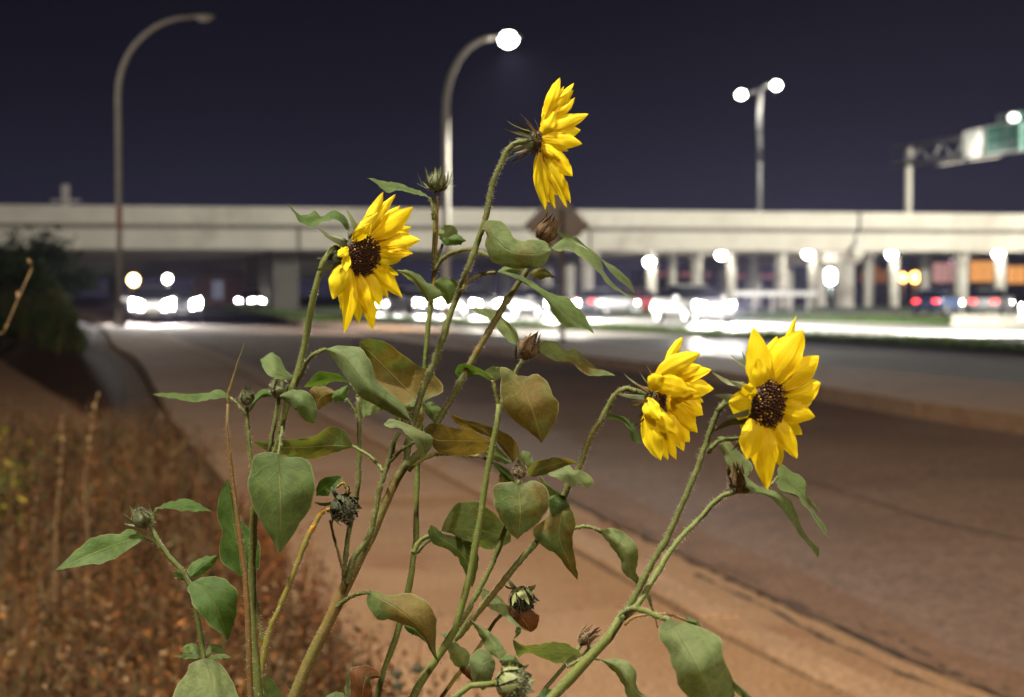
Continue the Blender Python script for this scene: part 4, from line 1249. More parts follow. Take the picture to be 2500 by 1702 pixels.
def loft(pl, name, mat, zn, base, tip, mid, L, R, d, dm=(0, 0, 0), e=(0, 0), col=(0, 0, 0), n=22, m=5, wav=1.0, parent=None, ser=.6, pil=.5):
    """leaf or petal surface between a left edge, a midrib and a right edge.
    d depth in m; dm depth of midrib (mm) at base, middle, tip; e extra depth (mm) of the left and right edges (folding)."""
    Mx = cat_rom(conv(zn, [base] + list(mid) + [tip]), n)
    Lx = cat_rom(conv(zn, [base] + list(L) + [tip]), n)
    Rx = cat_rom(conv(zn, [base] + list(R) + [tip]), n)
    t = np.linspace(0, 1, n + 1)
    dmid = np.interp(t, np.linspace(0, 1, len(dm)), dm)
    dmid = np.convolve(np.pad(dmid, 2, mode='edge'), np.ones(5) / 5, 'valid')
    env = np.sin(np.pi * t) ** .7
    ph = rng.random(4) * 6.28
    rows = []; uv = []
    for j in range(n + 1):
        for k in range(-m, m + 1):
            s = abs(k) / m
            E = Lx[j] if k < 0 else Rx[j]
            ee = e[0] if k < 0 else e[1]
            p = Mx[j] * (1 - s) + E * s
            wd = np.linalg.norm(Lx[j] - Rx[j])
            if s == 1 and 0 < j < n: p = p + rng.normal(0, ser, 2)
            ew = .030 * wd * env[j] * (math.sin(17 * t[j] + ph[2] + k) * .6 + math.sin(31 * t[j] + ph[3]) * .5)
            p = p + (E - Mx[j]) / (np.linalg.norm(E - Mx[j]) + 1e-6) * ew * s ** 3
            z = dmid[j] + ee * env[j] * s ** 1.35
            z += wav * env[j] * (.55 * s * math.sin(9 * t[j] + ph[0] + (2 if k < 0 else 0)) + .28 * s * math.sin(19 * t[j] + ph[1] - 2 * s))
            if name == 'petal': z += .45 * env[j] * math.sin(s * 9.4 + ph[2]) * (1 - .4 * s)
            z += pil * env[j] * (.35 * math.sin((t[j] * 6.5 - s * 2.1) * 2 * math.pi) * s * (1 - s) * 2 - 1.1 * s * (1 - s) * wd / 100)
            q = P(p[0], p[1], d + z / 1000)
            rows.append(tuple(q)); uv.append((.5 + .5 * k / m, t[j]))
    W = 2 * m + 1
    Fc = [(j * W + k, j * W + k + 1, (j + 1) * W + k + 1, (j + 1) * W + k) for j in range(n) for k in range(W - 1)]
    o = mesh(name, np.array(rows), Fc, mat, parent or pl, True, np.array(uv), origin=rloc(pl))
    o.color = (*col, 1)
    return o
def leaf(pl, zn, base, tip, mid, L, R, d, dm=(0, 0, 0), e=(4, 4), col=(.1, .3, 0), **kw):
    kw.setdefault('wav', 1.9); kw.setdefault('pil', 1.3); kw.setdefault('ser', .9)
    return loft(pl, 'leaf', M['leaf'], zn, base, tip, mid, L, R, d, dm, e, col, **kw)

# ---- buds and bracts -------------------------------------------------------------
def bract_mesh(name, prof, w, mat, n=9):
    "pointed strip following a (radius, height) profile, in the x-z plane, slightly keeled"
    c = cat_rom(prof, n)
    V = []; 
    for j, (r, z) in enumerate(c):
        t = j / n
        ww = w * (math.sin(math.pi * min(1, .22 + .78 * t * 1.0)) ** .8 if t < .98 else 0.02) * (1 - .15 * t)
        ww = w * max(.03, (1 - t) ** .75 * (.55 + 1.2 * t) )
        V += [(r - ww * .22, -ww, z), (r, 0, z), (r - ww * .22, ww, z)]
    Fc = []
    for j in range(n):
        for k in (0, 1): Fc.append((j * 3 + k, j * 3 + k + 1, (j + 1) * 3 + k + 1, (j + 1) * 3 + k))
    me = bpy.data.meshes.new(name); me.from_pydata([tuple(v) for v in V], [], Fc); me.materials.append(mat)
    me.polygons.foreach_set('use_smooth', [True] * len(me.polygons)); me.update()
    return me
def head_frame(o, pl, center, axis):
    o.location = Vector(center) - Vector(pl.location)
    o.rotation_mode = 'QUATERNION'
    o.rotation_quaternion = Vector(axis).to_track_quat('Z', 'Y')
def bract_ring(o, name, prof, w, mat, count, ph=0.0, jit=.12, sjit=.15):
    me = bract_mesh(name, prof, w, mat)
    for k in range(count):
        b = bpy.data.objects.new(name, me); link(b, o)
        s = 1 + random.uniform(-sjit, sjit)
        b.rotation_euler = (random.uniform(-jit, jit), random.uniform(-jit, jit), ph + 2 * math.pi * k / count + random.uniform(-.12, .12))
        b.scale = (1, 1 + random.uniform(-.2, .2), s)
def fuzz(o, r, n, ln, zs=(-.6, 1.2)):
    V, Fc = [], []
    for k in range(n):
        a = random.random() * 6.283; z = random.uniform(*zs) * r
        rr = r * 1.04 * math.sqrt(max(.08, 1 - min(1, (z / r) ** 2 * .7)))
        d = Vector((math.cos(a), math.sin(a), random.uniform(-.3, .8))).normalized()
        p = Vector((rr * math.cos(a), rr * math.sin(a), z)); q = p + d * ln * random.uniform(.5, 1.2)
        sd = Vector((-math.sin(a), math.cos(a), 0)) * .0001
        i = len(V); V += [p - sd, p + sd, q]; Fc.append((i, i + 1, i + 2))
    h = mesh('hairs', [tuple(v) for v in V], Fc, M['hair'], o); h['kind'] = 'stuff'
def bud(pl, zn, c, rpx, d, axis, style='closed', mat='bract', label=None):
    x, y = Z[zn](*c)
    r = rpx / F_PX * d
    body = MB().lathe([(.25 * r, -.92 * r), (.72 * r, -.66 * r), (.96 * r, -.2 * r), (.97 * r, .2 * r), (.75 * r, .62 * r), (.36 * r, .92 * r), (.04 * r, 1.02 * r)], n=16)
    o = body.build('bud', M['bract_dark'] if style != 'pale' else M['bract'], pl, True)
    head_frame(o, pl, P(x, y, d), camvec(axis))
    m = M[mat]
    if style == 'closed':
        bract_ring(o, 'bract', [(.5 * r, -.85 * r), (1.0 * r, -.25 * r), (1.04 * r, .3 * r), (.66 * r, 1.0 * r), (.55 * r, 1.65 * r)], .40 * r, m, 9, 0, .15, .3)
        bract_ring(o, 'bract', [(.55 * r, -.8 * r), (1.08 * r, -.2 * r), (1.14 * r, .3 * r), (.92 * r, .9 * r), (1.02 * r, 1.45 * r)], .32 * r, m, 8, .4, .15, .3)
    elif style == 'spiky':
        bract_ring(o, 'bract', [(.5 * r, -.85 * r), (1.02 * r, -.2 * r), (1.0 * r, .4 * r), (.62 * r, 1.05 * r), (.55 * r, 1.6 * r)], .36 * r, m, 10, 0, .15, .3)
        bract_ring(o, 'bract', [(.5 * r, -.9 * r), (1.1 * r, -.45 * r), (1.45 * r, -.1 * r), (1.62 * r, .6 * r), (1.80 * r, 1.5 * r)], .24 * r, m, 7, .3, .25, .35)
        bract_ring(o, 'bract', [(.4 * r, -.95 * r), (1.1 * r, -.75 * r), (1.6 * r, -.55 * r), (2.2 * r, -.1 * r)], .24 * r, m, 6, .1, .25, .3)
    elif style == 'long':
        bract_ring(o, 'bract', [(.5 * r, -.85 * r), (.95 * r, -.2 * r), (.95 * r, .5 * r), (.75 * r, 1.4 * r), (.8 * r, 2.1 * r)], .36 * r, m, 9, 0, .2, .3)
        bract_ring(o, 'bract', [(.5 * r, -.9 * r), (1.05 * r, -.3 * r), (1.2 * r, .5 * r), (1.25 * r, 1.3 * r), (1.5 * r, 2.0 * r)], .26 * r, m, 7, .3, .25, .3)
    elif style == 'spent':
        bract_ring(o, 'bract', [(.3 * r, -.95 * r), (1.0 * r, -.6 * r), (1.25 * r, .0 * r), (1.5 * r, .5 * r)], .34 * r, m, 9, 0, .3, .3)
        bract_ring(o, 'bract', [(.3 * r, -.9 * r), (1.05 * r, -.35 * r), (1.2 * r, .35 * r), (1.1 * r, .95 * r)], .40 * r, m, 8, .3, .2, .3)
        bract_ring(o, 'bract', [(.25 * r, -.98 * r), (.9 * r, -.95 * r), (1.3 * r, -1.1 * r), (1.5 * r, -1.5 * r)], .26 * r, m, 6, .1, .3, .3)
    elif style == 'pale':
        bract_ring(o, 'bract', [(.3 * r, -.95 * r), (1.0 * r, -.5 * r), (1.2 * r, .1 * r), (1.55 * r, .5 * r)], .42 * r, m, 9, 0, .3, .3)
        bract_ring(o, 'bract', [(.3 * r, -.9 * r), (1.0 * r, -.3 * r), (1.1 * r, .4 * r), (.7 * r, 1.1 * r)], .46 * r, m, 8, .3, .2, .3)
    if style in ('spent', 'pale'):                                  # rough, seeded surface
        sm = MB()
        for k in range(150):
            z = 1 - 2 * (k + .5) / 150; a = k * 2.39996; q = math.sqrt(1 - z * z)
            d_ = Vector((q * math.cos(a), q * math.sin(a), z * .95))
            L_ = r * random.uniform(.10, .30)
            sm.tube([d_ * r * .88, d_ * (r * .95 + L_ * .4), d_ * (r * .95) + d_ * L_ + Vector((random.uniform(-.1, .1), random.uniform(-.1, .1), .1)) * r], [r * .085, r * .07, r * .01], 5)
        sd = sm.build('seeds', M['bract_dark'] if style == 'spent' else M['bract'], o); sd['kind'] = 'stuff'
    fuzz(o, r, 220, .0018)
    if label: o['label'] = label
    return o

# ---- blooms ----------------------------------------------------------------------
def bloom(pl, zn, c, rpx, d, N, petals, neck=1.0, nb=16, label=None, dome=.35, pollen=20, back=1.0, bs=1.0):
    """c disc centre, rpx disc radius (px of the zone), N facing direction in camera axes.
    petals: (base, tip, width, bow, sign, green) in zone pixels; sign: -1 nearer, +1 farther"""
    x, y = Z[zn](*c)
    sc_ = Z[zn](1, 0)[0] - Z[zn](0, 0)[0]
    r = rpx * sc_ / F_PX * d
    C = P(x, y, d); Nw = camvec(N)
    m = MB().lathe([(.22 * r, -.85 * r * neck), (.62 * r, -.70 * r * neck), (.98 * r, -.35 * r), (1.04 * r, -.08 * r), (.98 * r, .0)], n=22)
    o = m.build('flower_head', M['bract_dark'], pl, True)
    head_frame(o, pl, C, Nw)
    dm = MB().lathe([(1.0 * r, -.02 * r), (.96 * r, .10 * r), (.80 * r, dome * .62 * r), (.50 * r, dome * .9 * r), (.15 * r, dome * r), (.02 * r, dome * r)], n=24)
    dsc = dm.build('disc', M['disc'], o, True)
    fm, pm = MB(), MB()
    for k in range(190):                                            # florets in a spiral
        rr = r * math.sqrt((k + .5) / 190) * .98; a = k * 2.39996
        z = dome * r * (1 - (rr / r) ** 2) + .02 * r
        p = Vector((rr * math.cos(a), rr * math.sin(a), z))
        out = Vector((p.x * .5, p.y * .5, r)).normalized()
        L_ = r * random.uniform(.10, .24) * (1.2 if rr > .6 * r else .7)
        mb = pm if (rr > .35 * r and random.random() < pollen / 190) else fm
        if mb is pm: L_ *= .55
        mb.tube([p, p + out * L_ * .6, p + out * L_], [r * .028, r * .036, r * .050 if mb is fm else r * .055], 5)
    f = fm.build('florets', M['floret'], o, True); f['kind'] = 'stuff'
    if pm.v:
        f = pm.build('pollen_florets', M['pollen'], o, True); f['kind'] = 'stuff'
    # bracts behind the disc
    bract_ring(o, 'bract', [(.35 * r, -.75 * r), (.95 * r, -.50 * r), (1.18 * r, -.45 * r), (1.30 * r, -1.0 * r), (1.55 * r * bs, -1.25 * r * back), (1.95 * r * bs, -1.5 * r * back)], .24 * r, M['bract'], nb // 2, 0, .22, .25)
    bract_ring(o, 'bract', [(.35 * r, -.70 * r), (1.0 * r, -.38 * r), (1.30 * r, -.25 * r), (1.75 * r * bs, -.55 * r * back), (2.25 * r * bs, -.95 * r * back)], .22 * r, M['bract_dry' if back > 1.2 else 'bract'], nb // 2, .35, .25, .25)
    bract_ring(o, 'bract', [(.5 * r, -.60 * r), (1.02 * r, -.30 * r), (1.16 * r, -.28 * r), (1.34 * r, -.50 * r)], .26 * r, M['bract_dark'], nb, .2, .2, .25)
    fuzz(o, r * .95, 160, .0013, (-.8, -.05))
    # petals
    Lp = 3.05 * r
    extra = []
    for p0, p1 in zip(petals, petals[1:]):                          # partly hidden petals of the back row
        gapd = math.hypot(p0[1][0] - p1[1][0], p0[1][1] - p1[1][1])
        if rpx * .7 < gapd < rpx * 3.0:
            extra.append((tuple((a + b_) / 2 for a, b_ in zip(p0[0], p1[0])), tuple(((a + b_) / 2 - q) * .90 + q for a, b_, q in zip(p0[1], p1[1], c)), min(p0[2], p1[2]) * .85, 0, .75, .25))
    for (b, t_, w, bow, sg, gr) in extra + list(petals):
        bs, ts = np.array(Z[zn](*b)), np.array(Z[zn](*t_))
        proj = np.linalg.norm(ts - bs) / F_PX * d
        # depth of the base: on the plane of the head
        v = Vector(P(bs[0], bs[1], d)) - C
        nf = Nw.dot(FWD)
        bd = -(v.dot(Nw)) / nf if abs(nf) > .35 else 0.0
        bd = max(-1.1 * r, min(1.1 * r, bd))
        ext = math.sqrt(max((Lp * .55) ** 2 - (proj * .55) ** 2, (.12 * Lp) ** 2))
        td = bd + sg * ext
        a = ts - bs; ln = np.linalg.norm(a); a = a / ln; pn = np.array([-a[1], a[0]])
        wz = w * sc_ * 1.06
        tp = random.uniform(.75, 1.15)
        prof = [(.12, .60), (.30, .92), (.50, 1.0), (.70, .84 * tp), (.86, .48 * tp), (.95, .20 * tp)]
        mid = [bs + a * ln * q + pn * bow * sc_ * math.sin(math.pi * q) for q in (.25, .5, .75)]
        jl, jr = random.uniform(.78, 1.18), random.uniform(.78, 1.18)
        Ls = [bs + a * ln * q + pn * (bow * sc_ * math.sin(math.pi * q) - wz / 2 * k_ * jl) for q, k_ in prof]
        Rs = [bs + a * ln * q + pn * (bow * sc_ * math.sin(math.pi * q) + wz / 2 * k_ * jr) for q, k_ in prof]
        b0 = bs - a * ln * .04
        fold = random.uniform(-2.6, 2.6)
        loft(pl, 'petal', M['petal'], 'S', b0, ts, mid, Ls, Rs, d, (bd * 1000, (bd * .55 + td * .45) * 1000 - 2.0, td * 1000), (fold + 1.5, -fold * .6 + 1.5), (gr, 0, 0), n=14, m=4, wav=1.4, ser=.35, pil=.4, parent=o)
    # petals are children of the head: undo the head's frame for them
    bpy.context.view_layer.update()
    inv = o.matrix_basis.inverted()
    for ch in o.children:
        if ch.name.startswith('petal'):
            ch.data.transform(inv)
            ch.data.update()
    if label: o['label'] = label
    return o

# ---- stems (measured points, foot first) ------------------------------------------
dA, dB, dC, dD, dE, dF = .84, .90, .86, .905, .86, .76
stem(PA, [(632, 1702), (619, 1580), (616, 1454), (617, 1359), (622, 1248), (640, 1180), (675, 1102), (698, 995), (726, 913), (750, 812), (764, 727), (783, 656), (797, 625), (812, 606)], (12, 8.5), [.85, .85, .85, .85, .845, .84, .84, .835, .835, .835, .83, .83, .83, .83], (.35, .12, 0), ground=True)
stem(PA, [(612, 1702), (602, 1464), (592, 1359), (579, 1254), (568, 1175), (558, 1096), (554, 1040), (556, 985)], (9, 4), .80, (.95, .15, 0), ground=True)
stem(PA, [(556, 985), (557, 957), (575, 900), (597, 835)], (2.4, .6), .80, (.5, 0, .35), name='dry_tip', hairs=0)
stem(PA, [(556, 962), (566, 935), (574, 905)], (2.0, .5), .801, (.5, 0, .35), name='dry_tip', hairs=0)
stem(PA, [(632, 1240), (620, 1170), (612, 1112), (605, 1040), (603, 995)], (6, 5), .855, (.05, .05, 0))
stem(PA, [(644, 1185), (655, 1110), (661, 1080), (671, 1030), (682, 970)], (6, 6), .86, (.2, .1, 0))
stem(PA, [(634, 1690), (638, 1641), (657, 1543), (682, 1486), (721, 1390), (752, 1311), (778, 1263), (790, 1248), (808, 1243)], (9, 6.5), [.87] * 9, (.45, 0, .25))
stem(PA, [(752, 1311), (778, 1263), (790, 1248), (807, 1243)], (6.9, 6.9), .8698, (0, 0, .85), hairs=.5)
stem(PA, [(641, 1574), (634, 1520), (627, 1463)], (4, 3), .872, (.3, 0, 0))
stem(PB, [(510, 1702), (498, 1603), (487, 1534), (470, 1464), (459, 1415), (431, 1377), (396, 1342), (378, 1300), (366, 1279)], (8, 5.5), dB, (.25, .05, 0), ground=True)
stem(PC, [(720, 1702), (778, 1565), (822, 1479), (851, 1416), (876, 1365), (917, 1286), (953, 1200), (980, 1150), (996, 1128)], (17, 12), .86, (.75, .15, 0), ground=True, hairs=1.3)
stem(PC, [(990, 1140), (1014, 1116), (1040, 1080), (1070, 1027), (1108, 963), (1142, 900), (1174, 843), (1201, 797), (1246, 721), (1286, 661), (1318, 620), (1342, 592)], (9.5, 8), .86, (.72, .22, 0), hairs=1.3)
stem(PC, [(992, 1130), (996, 1090), (1006, 1040), (1030, 960), (1054, 900), (1076, 843), (1095, 780), (1117, 721), (1141, 661), (1165, 594), (1188, 525), (1201, 456), (1225, 396), (1244, 362), (1264, 348), (1286, 346)], (10, 7.5), [.862] * 5 + [.86] * 3 + [.85] * 8, (.40, .30, 0), hairs=1.6)
stem(PC, [(848, 1424), (863, 1365), (901, 1311), (918, 1240), (928, 1191), (950, 1125), (962, 1080), (974, 1055)], (9, 6.5), .85, (.05, .35, 0))
stem(PC, [(840, 1445), (841, 1390), (852, 1300), (872, 1207), (877, 1096), (877, 1027), (874, 970)], (7, 6), .885, (.1, .25, 0))
stem(PC, [(838, 1395), (826, 1350), (812, 1300), (806, 1270)], (4, 3), .88, (.8, .1, 0))
stem(PD, [(920, 1702), (949, 1606), (974, 1533), (1000, 1428), (1009, 1365), (1016, 1327), (1017, 1232), (1020, 1143), (1030, 1000), (1038, 897), (1041, 843), (1048, 781), (1052, 742), (1060, 676), (1060, 628), (1062, 542), (1066, 478)], (9, 6), dD, (.20, 0, 0), ground=True)
stem(PD, [(1052, 742), (1060, 676), (1063, 628), (1067, 542), (1067, 480)], (4, 4), .9035, (.85, 0, .1), hairs=.6)
stem(PE, [(1010, 1702), (1032, 1660), (1073, 1597), (1108, 1543), (1121, 1501), (1143, 1422), (1159, 1343), (1178, 1232), (1193, 1134), (1212, 1040), (1219, 988)], (12, 8), .85, (.25, 0, 0), ground=True)
stem(PE, [(1100, 1552), (1136, 1501), (1171, 1438), (1203, 1375), (1232, 1295), (1255, 1225), (1268, 1172)], (8, 6), .865, (.1, .12, 0))
stem(PE, [(1100, 1565), (1121, 1550), (1174, 1486), (1222, 1428), (1270, 1368), (1308, 1324), (1345, 1260), (1379, 1207), (1395, 1172), (1417, 1134), (1440, 1068), (1468, 1024), (1494, 976), (1510, 957), (1528, 949), (1546, 950)], (9.5, 7.5), [.87] * 6 + [.875, .872, .87, .868, .865, .862, .86, .858, .856, .855], (.65, .12, 0), hairs=1.4)
stem(PE, [(1079, 1702), (1127, 1644), (1171, 1577), (1195, 1535), (1222, 1500), (1250, 1478)], (6, 5), .89, (.45, 0, .3), ground=True)
stem(PE, [(1110, 1702), (1143, 1676), (1174, 1663), (1200, 1662), (1225, 1668)], (8, 8), .72, (.0, 0, 0), ground=True, hairs=.5)
stem(PF, [(1340, 1710), (1359, 1696), (1421, 1624), (1467, 1579), (1501, 1536), (1524, 1496)], (15, 12), .765, (.30, 0, 0), ground=True)
stem(PF, [(1516, 1510), (1553, 1450), (1593, 1373), (1627, 1316), (1646, 1276), (1696, 1161), (1725, 1079), (1753, 1005), (1772, 978)], (9.5, 7.5), .76, (.25, .22, 0))
stem(PF, [(1518, 1512), (1559, 1473), (1607, 1393), (1650, 1327), (1696, 1279), (1749, 1222), (1790, 1202), (1835, 1196)], (9, 7), [.758, .758, .77, .78, .785, .79, .79, .79], (.25, .05, 0))
stem(PF, [(1310, 1710), (1336, 1676), (1387, 1616), (1410, 1585), (1424, 1568)], (6, 5), .80, (.05, .15, 0), ground=True)
def pet(pl, zn, pts, d, r=3.2, col=(.2, .1, 0)):
    return stem(pl, pts, (r * 1.25, r), d, col, name='petiole', hairs=.7, zn=zn)

# ---- leaves -----------------------------------------------------------------------
LF = []
def lf(*a, **k):
    o = leaf(*a, **k); c = o.color
    o.color = (min(1.0, c[0] + random.uniform(0, .08)), max(0.0, c[1] + random.uniform(-.15, .10)), c[2], 1)
    LF.append(o)
# far-left plant
lf(PB, 'Z5', (720, 460), (95, 695), [(600, 490), (420, 555), (250, 628)], [(690, 425), (620, 405), (540, 440), (400, 450), (310, 500), (200, 600)], [(700, 490), (600, 560), (470, 632), (300, 660), (180, 680)], dB, (0, -4, -10), (3, -4), (.12, .05, 0))
pet(PB, 'Z5', [(850, 545), (800, 500), (718, 458)], dB, 4)
lf(PB, 'Z5', (812, 260), (1200, 283), [(900, 240), (1020, 240), (1110, 260)], [(900, 215), (1000, 197), (1080, 215), (1140, 250)], [(900, 266), (1000, 278), (1100, 281)], dB, (0, 4, 8), (5, -2), (.2, .05, 0))
pet(PB, 'Z5', [(785, 390), (790, 310), (815, 258)], dB, 3.4)
lf(PB, 'Z5', (1045, 740), (1237, 590), [(1100, 690), (1170, 635)], [(1030, 700), (1060, 640), (1150, 600)], [(1080, 745), (1150, 715), (1215, 650)], dB, (0, 3, 4), (4, 2), (0, 0, 0))
lf(PB, 'Z5', (1020, 772), (910, 700), [(970, 735)], [(950, 690), (1000, 715)], [(930, 745), (980, 770)], dB - .004, (0, -3, -5), (2, 2), (0, .3, 0))
lf(PB, 'Z5', (1060, 775), (1308, 1190), [(1130, 805), (1200, 900), (1262, 1040)], [(1120, 745), (1220, 740), (1320, 775), (1375, 860), (1370, 1000), (1340, 1100)], [(1030, 820), (1050, 890), (1110, 1000), (1200, 1090), (1270, 1150)], dB - .01, (0, -8, -3), (6, -5), (.1, .0, 0))
lf(PB, 'Z5', (1120, 1292), (990, 1272), [(1075, 1235), (1020, 1230)], [(1085, 1215), (1040, 1207), (1000, 1230)], [(1080, 1275), (1040, 1270), (1010, 1275)], dB - .01, (0, 0, 0), (3, -2), (0, .2, 0))
lf(PB, 'Z5', (1128, 1302), (930, 1296), [(1040, 1295)], [(1080, 1280), (1030, 1277), (980, 1285)], [(1080, 1312), (1030, 1316), (980, 1306)], dB - .02, (0, -6, -10), (2, -2), (.1, .2, 0))
lf(PB, 'Z5', (1150, 1292), (1284, 1278), [(1190, 1240), (1240, 1240)], [(1180, 1222), (1220, 1210), (1270, 1232)], [(1190, 1270), (1230, 1262), (1260, 1275)], dB - .01, (0, 0, 0), (3, -2), (.2, .2, 0))
lf(PB, 'Z5', (1172, 1306), (1336, 1302), [(1250, 1295)], [(1210, 1285), (1260, 1280), (1310, 1290)], [(1210, 1315), (1270, 1310), (1310, 1308)], dB - .02, (0, -4, -6), (2, -2), (.1, .2, 0))
lf(PB, 'Z5', (1150, 1310), (1130, 2000), [(1195, 1480), (1190, 1700)], [(1050, 1350), (1000, 1440), (920, 1582), (900, 1750)], [(1230, 1330), (1310, 1420), (1390, 1582), (1400, 1750)], dB - .04, (0, -10, 4), (6, 8), (.25, .85, 0))
# left plant
lf(PA, 'Z5', (1400, 740), (1310, 55), [(1385, 560), (1350, 380), (1330, 200)], [(1300, 670), (1250, 580), (1265, 430), (1235, 300), (1255, 150)], [(1520, 690), (1538, 540), (1470, 420), (1395, 330), (1345, 170)], .875, (0, 0, 0), (-4, 5), (.1, .15, 0))
lf(PA, 'Z6', (112, 1395), (260, 1850), [(160, 1500), (210, 1650)], [(108, 1500), (118, 1650)], [(205, 1448), (290, 1582), (320, 1720)], .87, (0, 4, 6), (3, 3), (0, .35, 0))
lf(PA, 'Z1', (680, 610), (65, 578), [(600, 575), (450, 598), (250, 592)], [(600, 545), (480, 570), (300, 572), (150, 568)], [(640, 600), (500, 620), (400, 638), (250, 615), (120, 592)], .85, (0, -5, -14), (4, -4), (.2, .35, 0))
pet(PA, 'Z1', [(795, 735), (740, 665), (676, 606)], .855, 3.6)
lf(PA, 'Z1', (812, 725), (1000, 590), [(865, 630), (930, 575)], [(850, 620), (880, 565), (940, 540), (985, 560)], [(850, 680), (885, 622), (945, 600)], .858, (0, 3, 6), (4, 2), (0, .1, 0))
lf(PA, 'Z1', (1165, 440), (900, 310), [(1080, 430), (990, 370)], [(1110, 400), (1070, 325), (1030, 275), (985, 255), (930, 290)], [(1120, 465), (1010, 455), (930, 390)], .825, (0, -6, 0), (8, -3), (.1, .45, 0))
lf(PA, 'Z1', (1050, 590), (1325, 804), [(1180, 615), (1270, 705)], [(1120, 550), (1190, 542), (1270, 565), (1335, 650), (1340, 725)], [(1100, 640), (1190, 712), (1245, 782)], .815, (0, -8, -4), (5, 4), (0, .35, 0))
lf(PA, 'Z2', (385, 565), (238, 700), [(310, 575), (250, 620)], [(330, 525), (250, 515), (175, 545), (200, 625)], [(350, 630), (300, 662), (262, 685)], .88, (0, 2, 4), (3, 3), (1.0, .2, 0))
lf(PC, 'Z2', (487, 495), (130, 518), [(420, 460), (320, 455), (220, 490)], [(420, 428), (330, 410), (245, 402), (195, 455)], [(440, 482), (350, 482), (270, 512), (190, 521)], .875, (0, 0, -4), (-4, 5), (.05, .05, 0))
pet(PC, 'Z2', [(545, 590), (525, 545), (485, 492)], .885, 3.0)
lf(PC, 'Z2', (348, 608), (478, 510), [(400, 580), (445, 545)], [(370, 555), (430, 525)], [(380, 640), (450, 620), (475, 560)], .87, (0, -2, 0), (3, 3), (0, .15, 0))
pet(PC, 'Z2', [(548, 760), (510, 680), (458, 612)], .885, 3.0)
lf(PA, 'Z2', (300, 230), (962, 785), [(420, 275), (550, 430), (700, 580), (850, 690)], [(380, 205), (500, 200), (570, 222), (640, 320), (680, 430), (760, 540), (870, 620), (925, 700)], [(350, 290), (430, 410), (520, 540), (600, 622), (720, 682), (850, 745)], .81, (0, -16, -6), (8, 5), (.22, .55, 0))
pet(PA, 'Z2', [(105, 450), (150, 340), (215, 268), (302, 230)], [.835, .82, .812, .81], 5.0, (.15, 0, 0))
lf(PC, 'Z2', (1040, 642), (555, 178), [(930, 545), (810, 420), (680, 290)], [(1130, 595), (1205, 555), (1190, 480), (1100, 390), (960, 330), (850, 230), (750, 170), (640, 153)], [(900, 662), (780, 605), (650, 480), (575, 300)], .875, (0, 8, -2), (-7, -6), (.86, .45, 0))
lf(PC, 'Z2', (762, 690), (590, 765), [(680, 660), (620, 700)], [(650, 560), (575, 570), (570, 660)], [(700, 715), (640, 735)], .882, (0, 0, 0), (3, 0), (.4, .7, 0))
lf(PC, 'Z2', (515, 982), (-262, 948), [(350, 975), (180, 985), (-20, 990)], [(455, 868), (390, 826), (320, 830), (220, 900), (120, 918), (0, 930), (-130, 945)], [(430, 1010), (320, 1045), (200, 1085), (60, 1065), (-100, 1040)], .87, (0, 3, 6), (-5, 4), (.62, .2, 0))
pet(PC, 'Z2', [(745, 1175), (650, 1062), (510, 978)], [.85, .86, .87], 4.0, (.35, .1, 0))
lf(PA, 'S', (679, 1107), (681, 1352), [(682, 1160), (685, 1222), (684, 1290)], [(647, 1104), (622, 1112), (609, 1143), (608, 1191), (615, 1229), (634, 1270), (663, 1317)], [(700, 1118), (729, 1115), (758, 1134), (770, 1175), (772, 1197), (760, 1230), (736, 1273), (708, 1317)], .80, (0, -6, 2), (6, 7), (.12, .40, 0))
pet(PA, 'S', [(690, 1040), (684, 1075), (680, 1110)], [.837, .815, .80], 3.0)
lf(PC, 'Z2', (1042, 650), (912, 672), [(980, 672)], [(1010, 632), (960, 640)], [(1020, 705), (980, 714), (940, 712)], .872, (0, -2, 0), (2, 2), (.05, .25, 0))
lf(PC, 'Z2', (1048, 650), (1140, 790), [(1110, 690), (1135, 740)], [(1120, 642), (1188, 690), (1172, 752)], [(1070, 715), (1105, 762)], .87, (0, -2, 0), (2, 3), (.1, .35, 0))
lf(PC, 'Z2', (925, 835), (1062, 728), [(975, 780), (1020, 745)], [(900, 775), (940, 722), (1010, 703)], [(990, 852), (1050, 810)], .862, (0, 2, 4), (3, 3), (.75, .4, 0))
lf(PC, 'Z2', (925, 835), (835, 742), [(880, 790)], [(930, 770), (900, 720)], [(870, 805)], .864, (0, 2, 4), (3, 3), (.6, .4, 0))
lf(PC, 'Z2', (748, 806), (1038, 1078), [(850, 800), (960, 870), (1055, 965)], [(800, 763), (870, 783), (1000, 840), (1110, 895), (1127, 940), (1108, 1010)], [(790, 838), (860, 832), (930, 890), (990, 960), (1022, 1035)], .835, (0, -8, 0), (5, -4), (.35, .75, 0))
pet(PC, 'Z2', [(808, 1095), (895, 1005), (985, 950)], [.85, .845, .838], 3.4)
lf(PE, 'Z3', (657, 727), (110, 625), [(520, 718), (350, 715), (200, 708)], [(560, 680), (470, 628), (370, 625), (270, 590), (180, 578)], [(595, 800), (470, 828), (330, 832), (220, 800), (170, 735)], .855, (0, -5, -3), (-5, 5), (.92, .35, 0))
lf(PE, 'Z3', (795, 888), (311, 506), [(760, 800), (680, 715), (520, 610)], [(850, 800), (812, 715), (730, 650), (600, 600), (450, 558)], [(745, 810), (655, 715), (540, 655), (390, 607), (345, 558)], .868, (0, 4, 8), (-3, 5), (.95, .2, 0))
lf(PE, 'Z3', (790, 886), (572, 805), [(720, 850), (640, 810)], [(740, 830), (670, 755), (620, 770)], [(740, 894), (650, 866)], .866, (0, 3, 6), (2, 2), (.4, .65, 0))
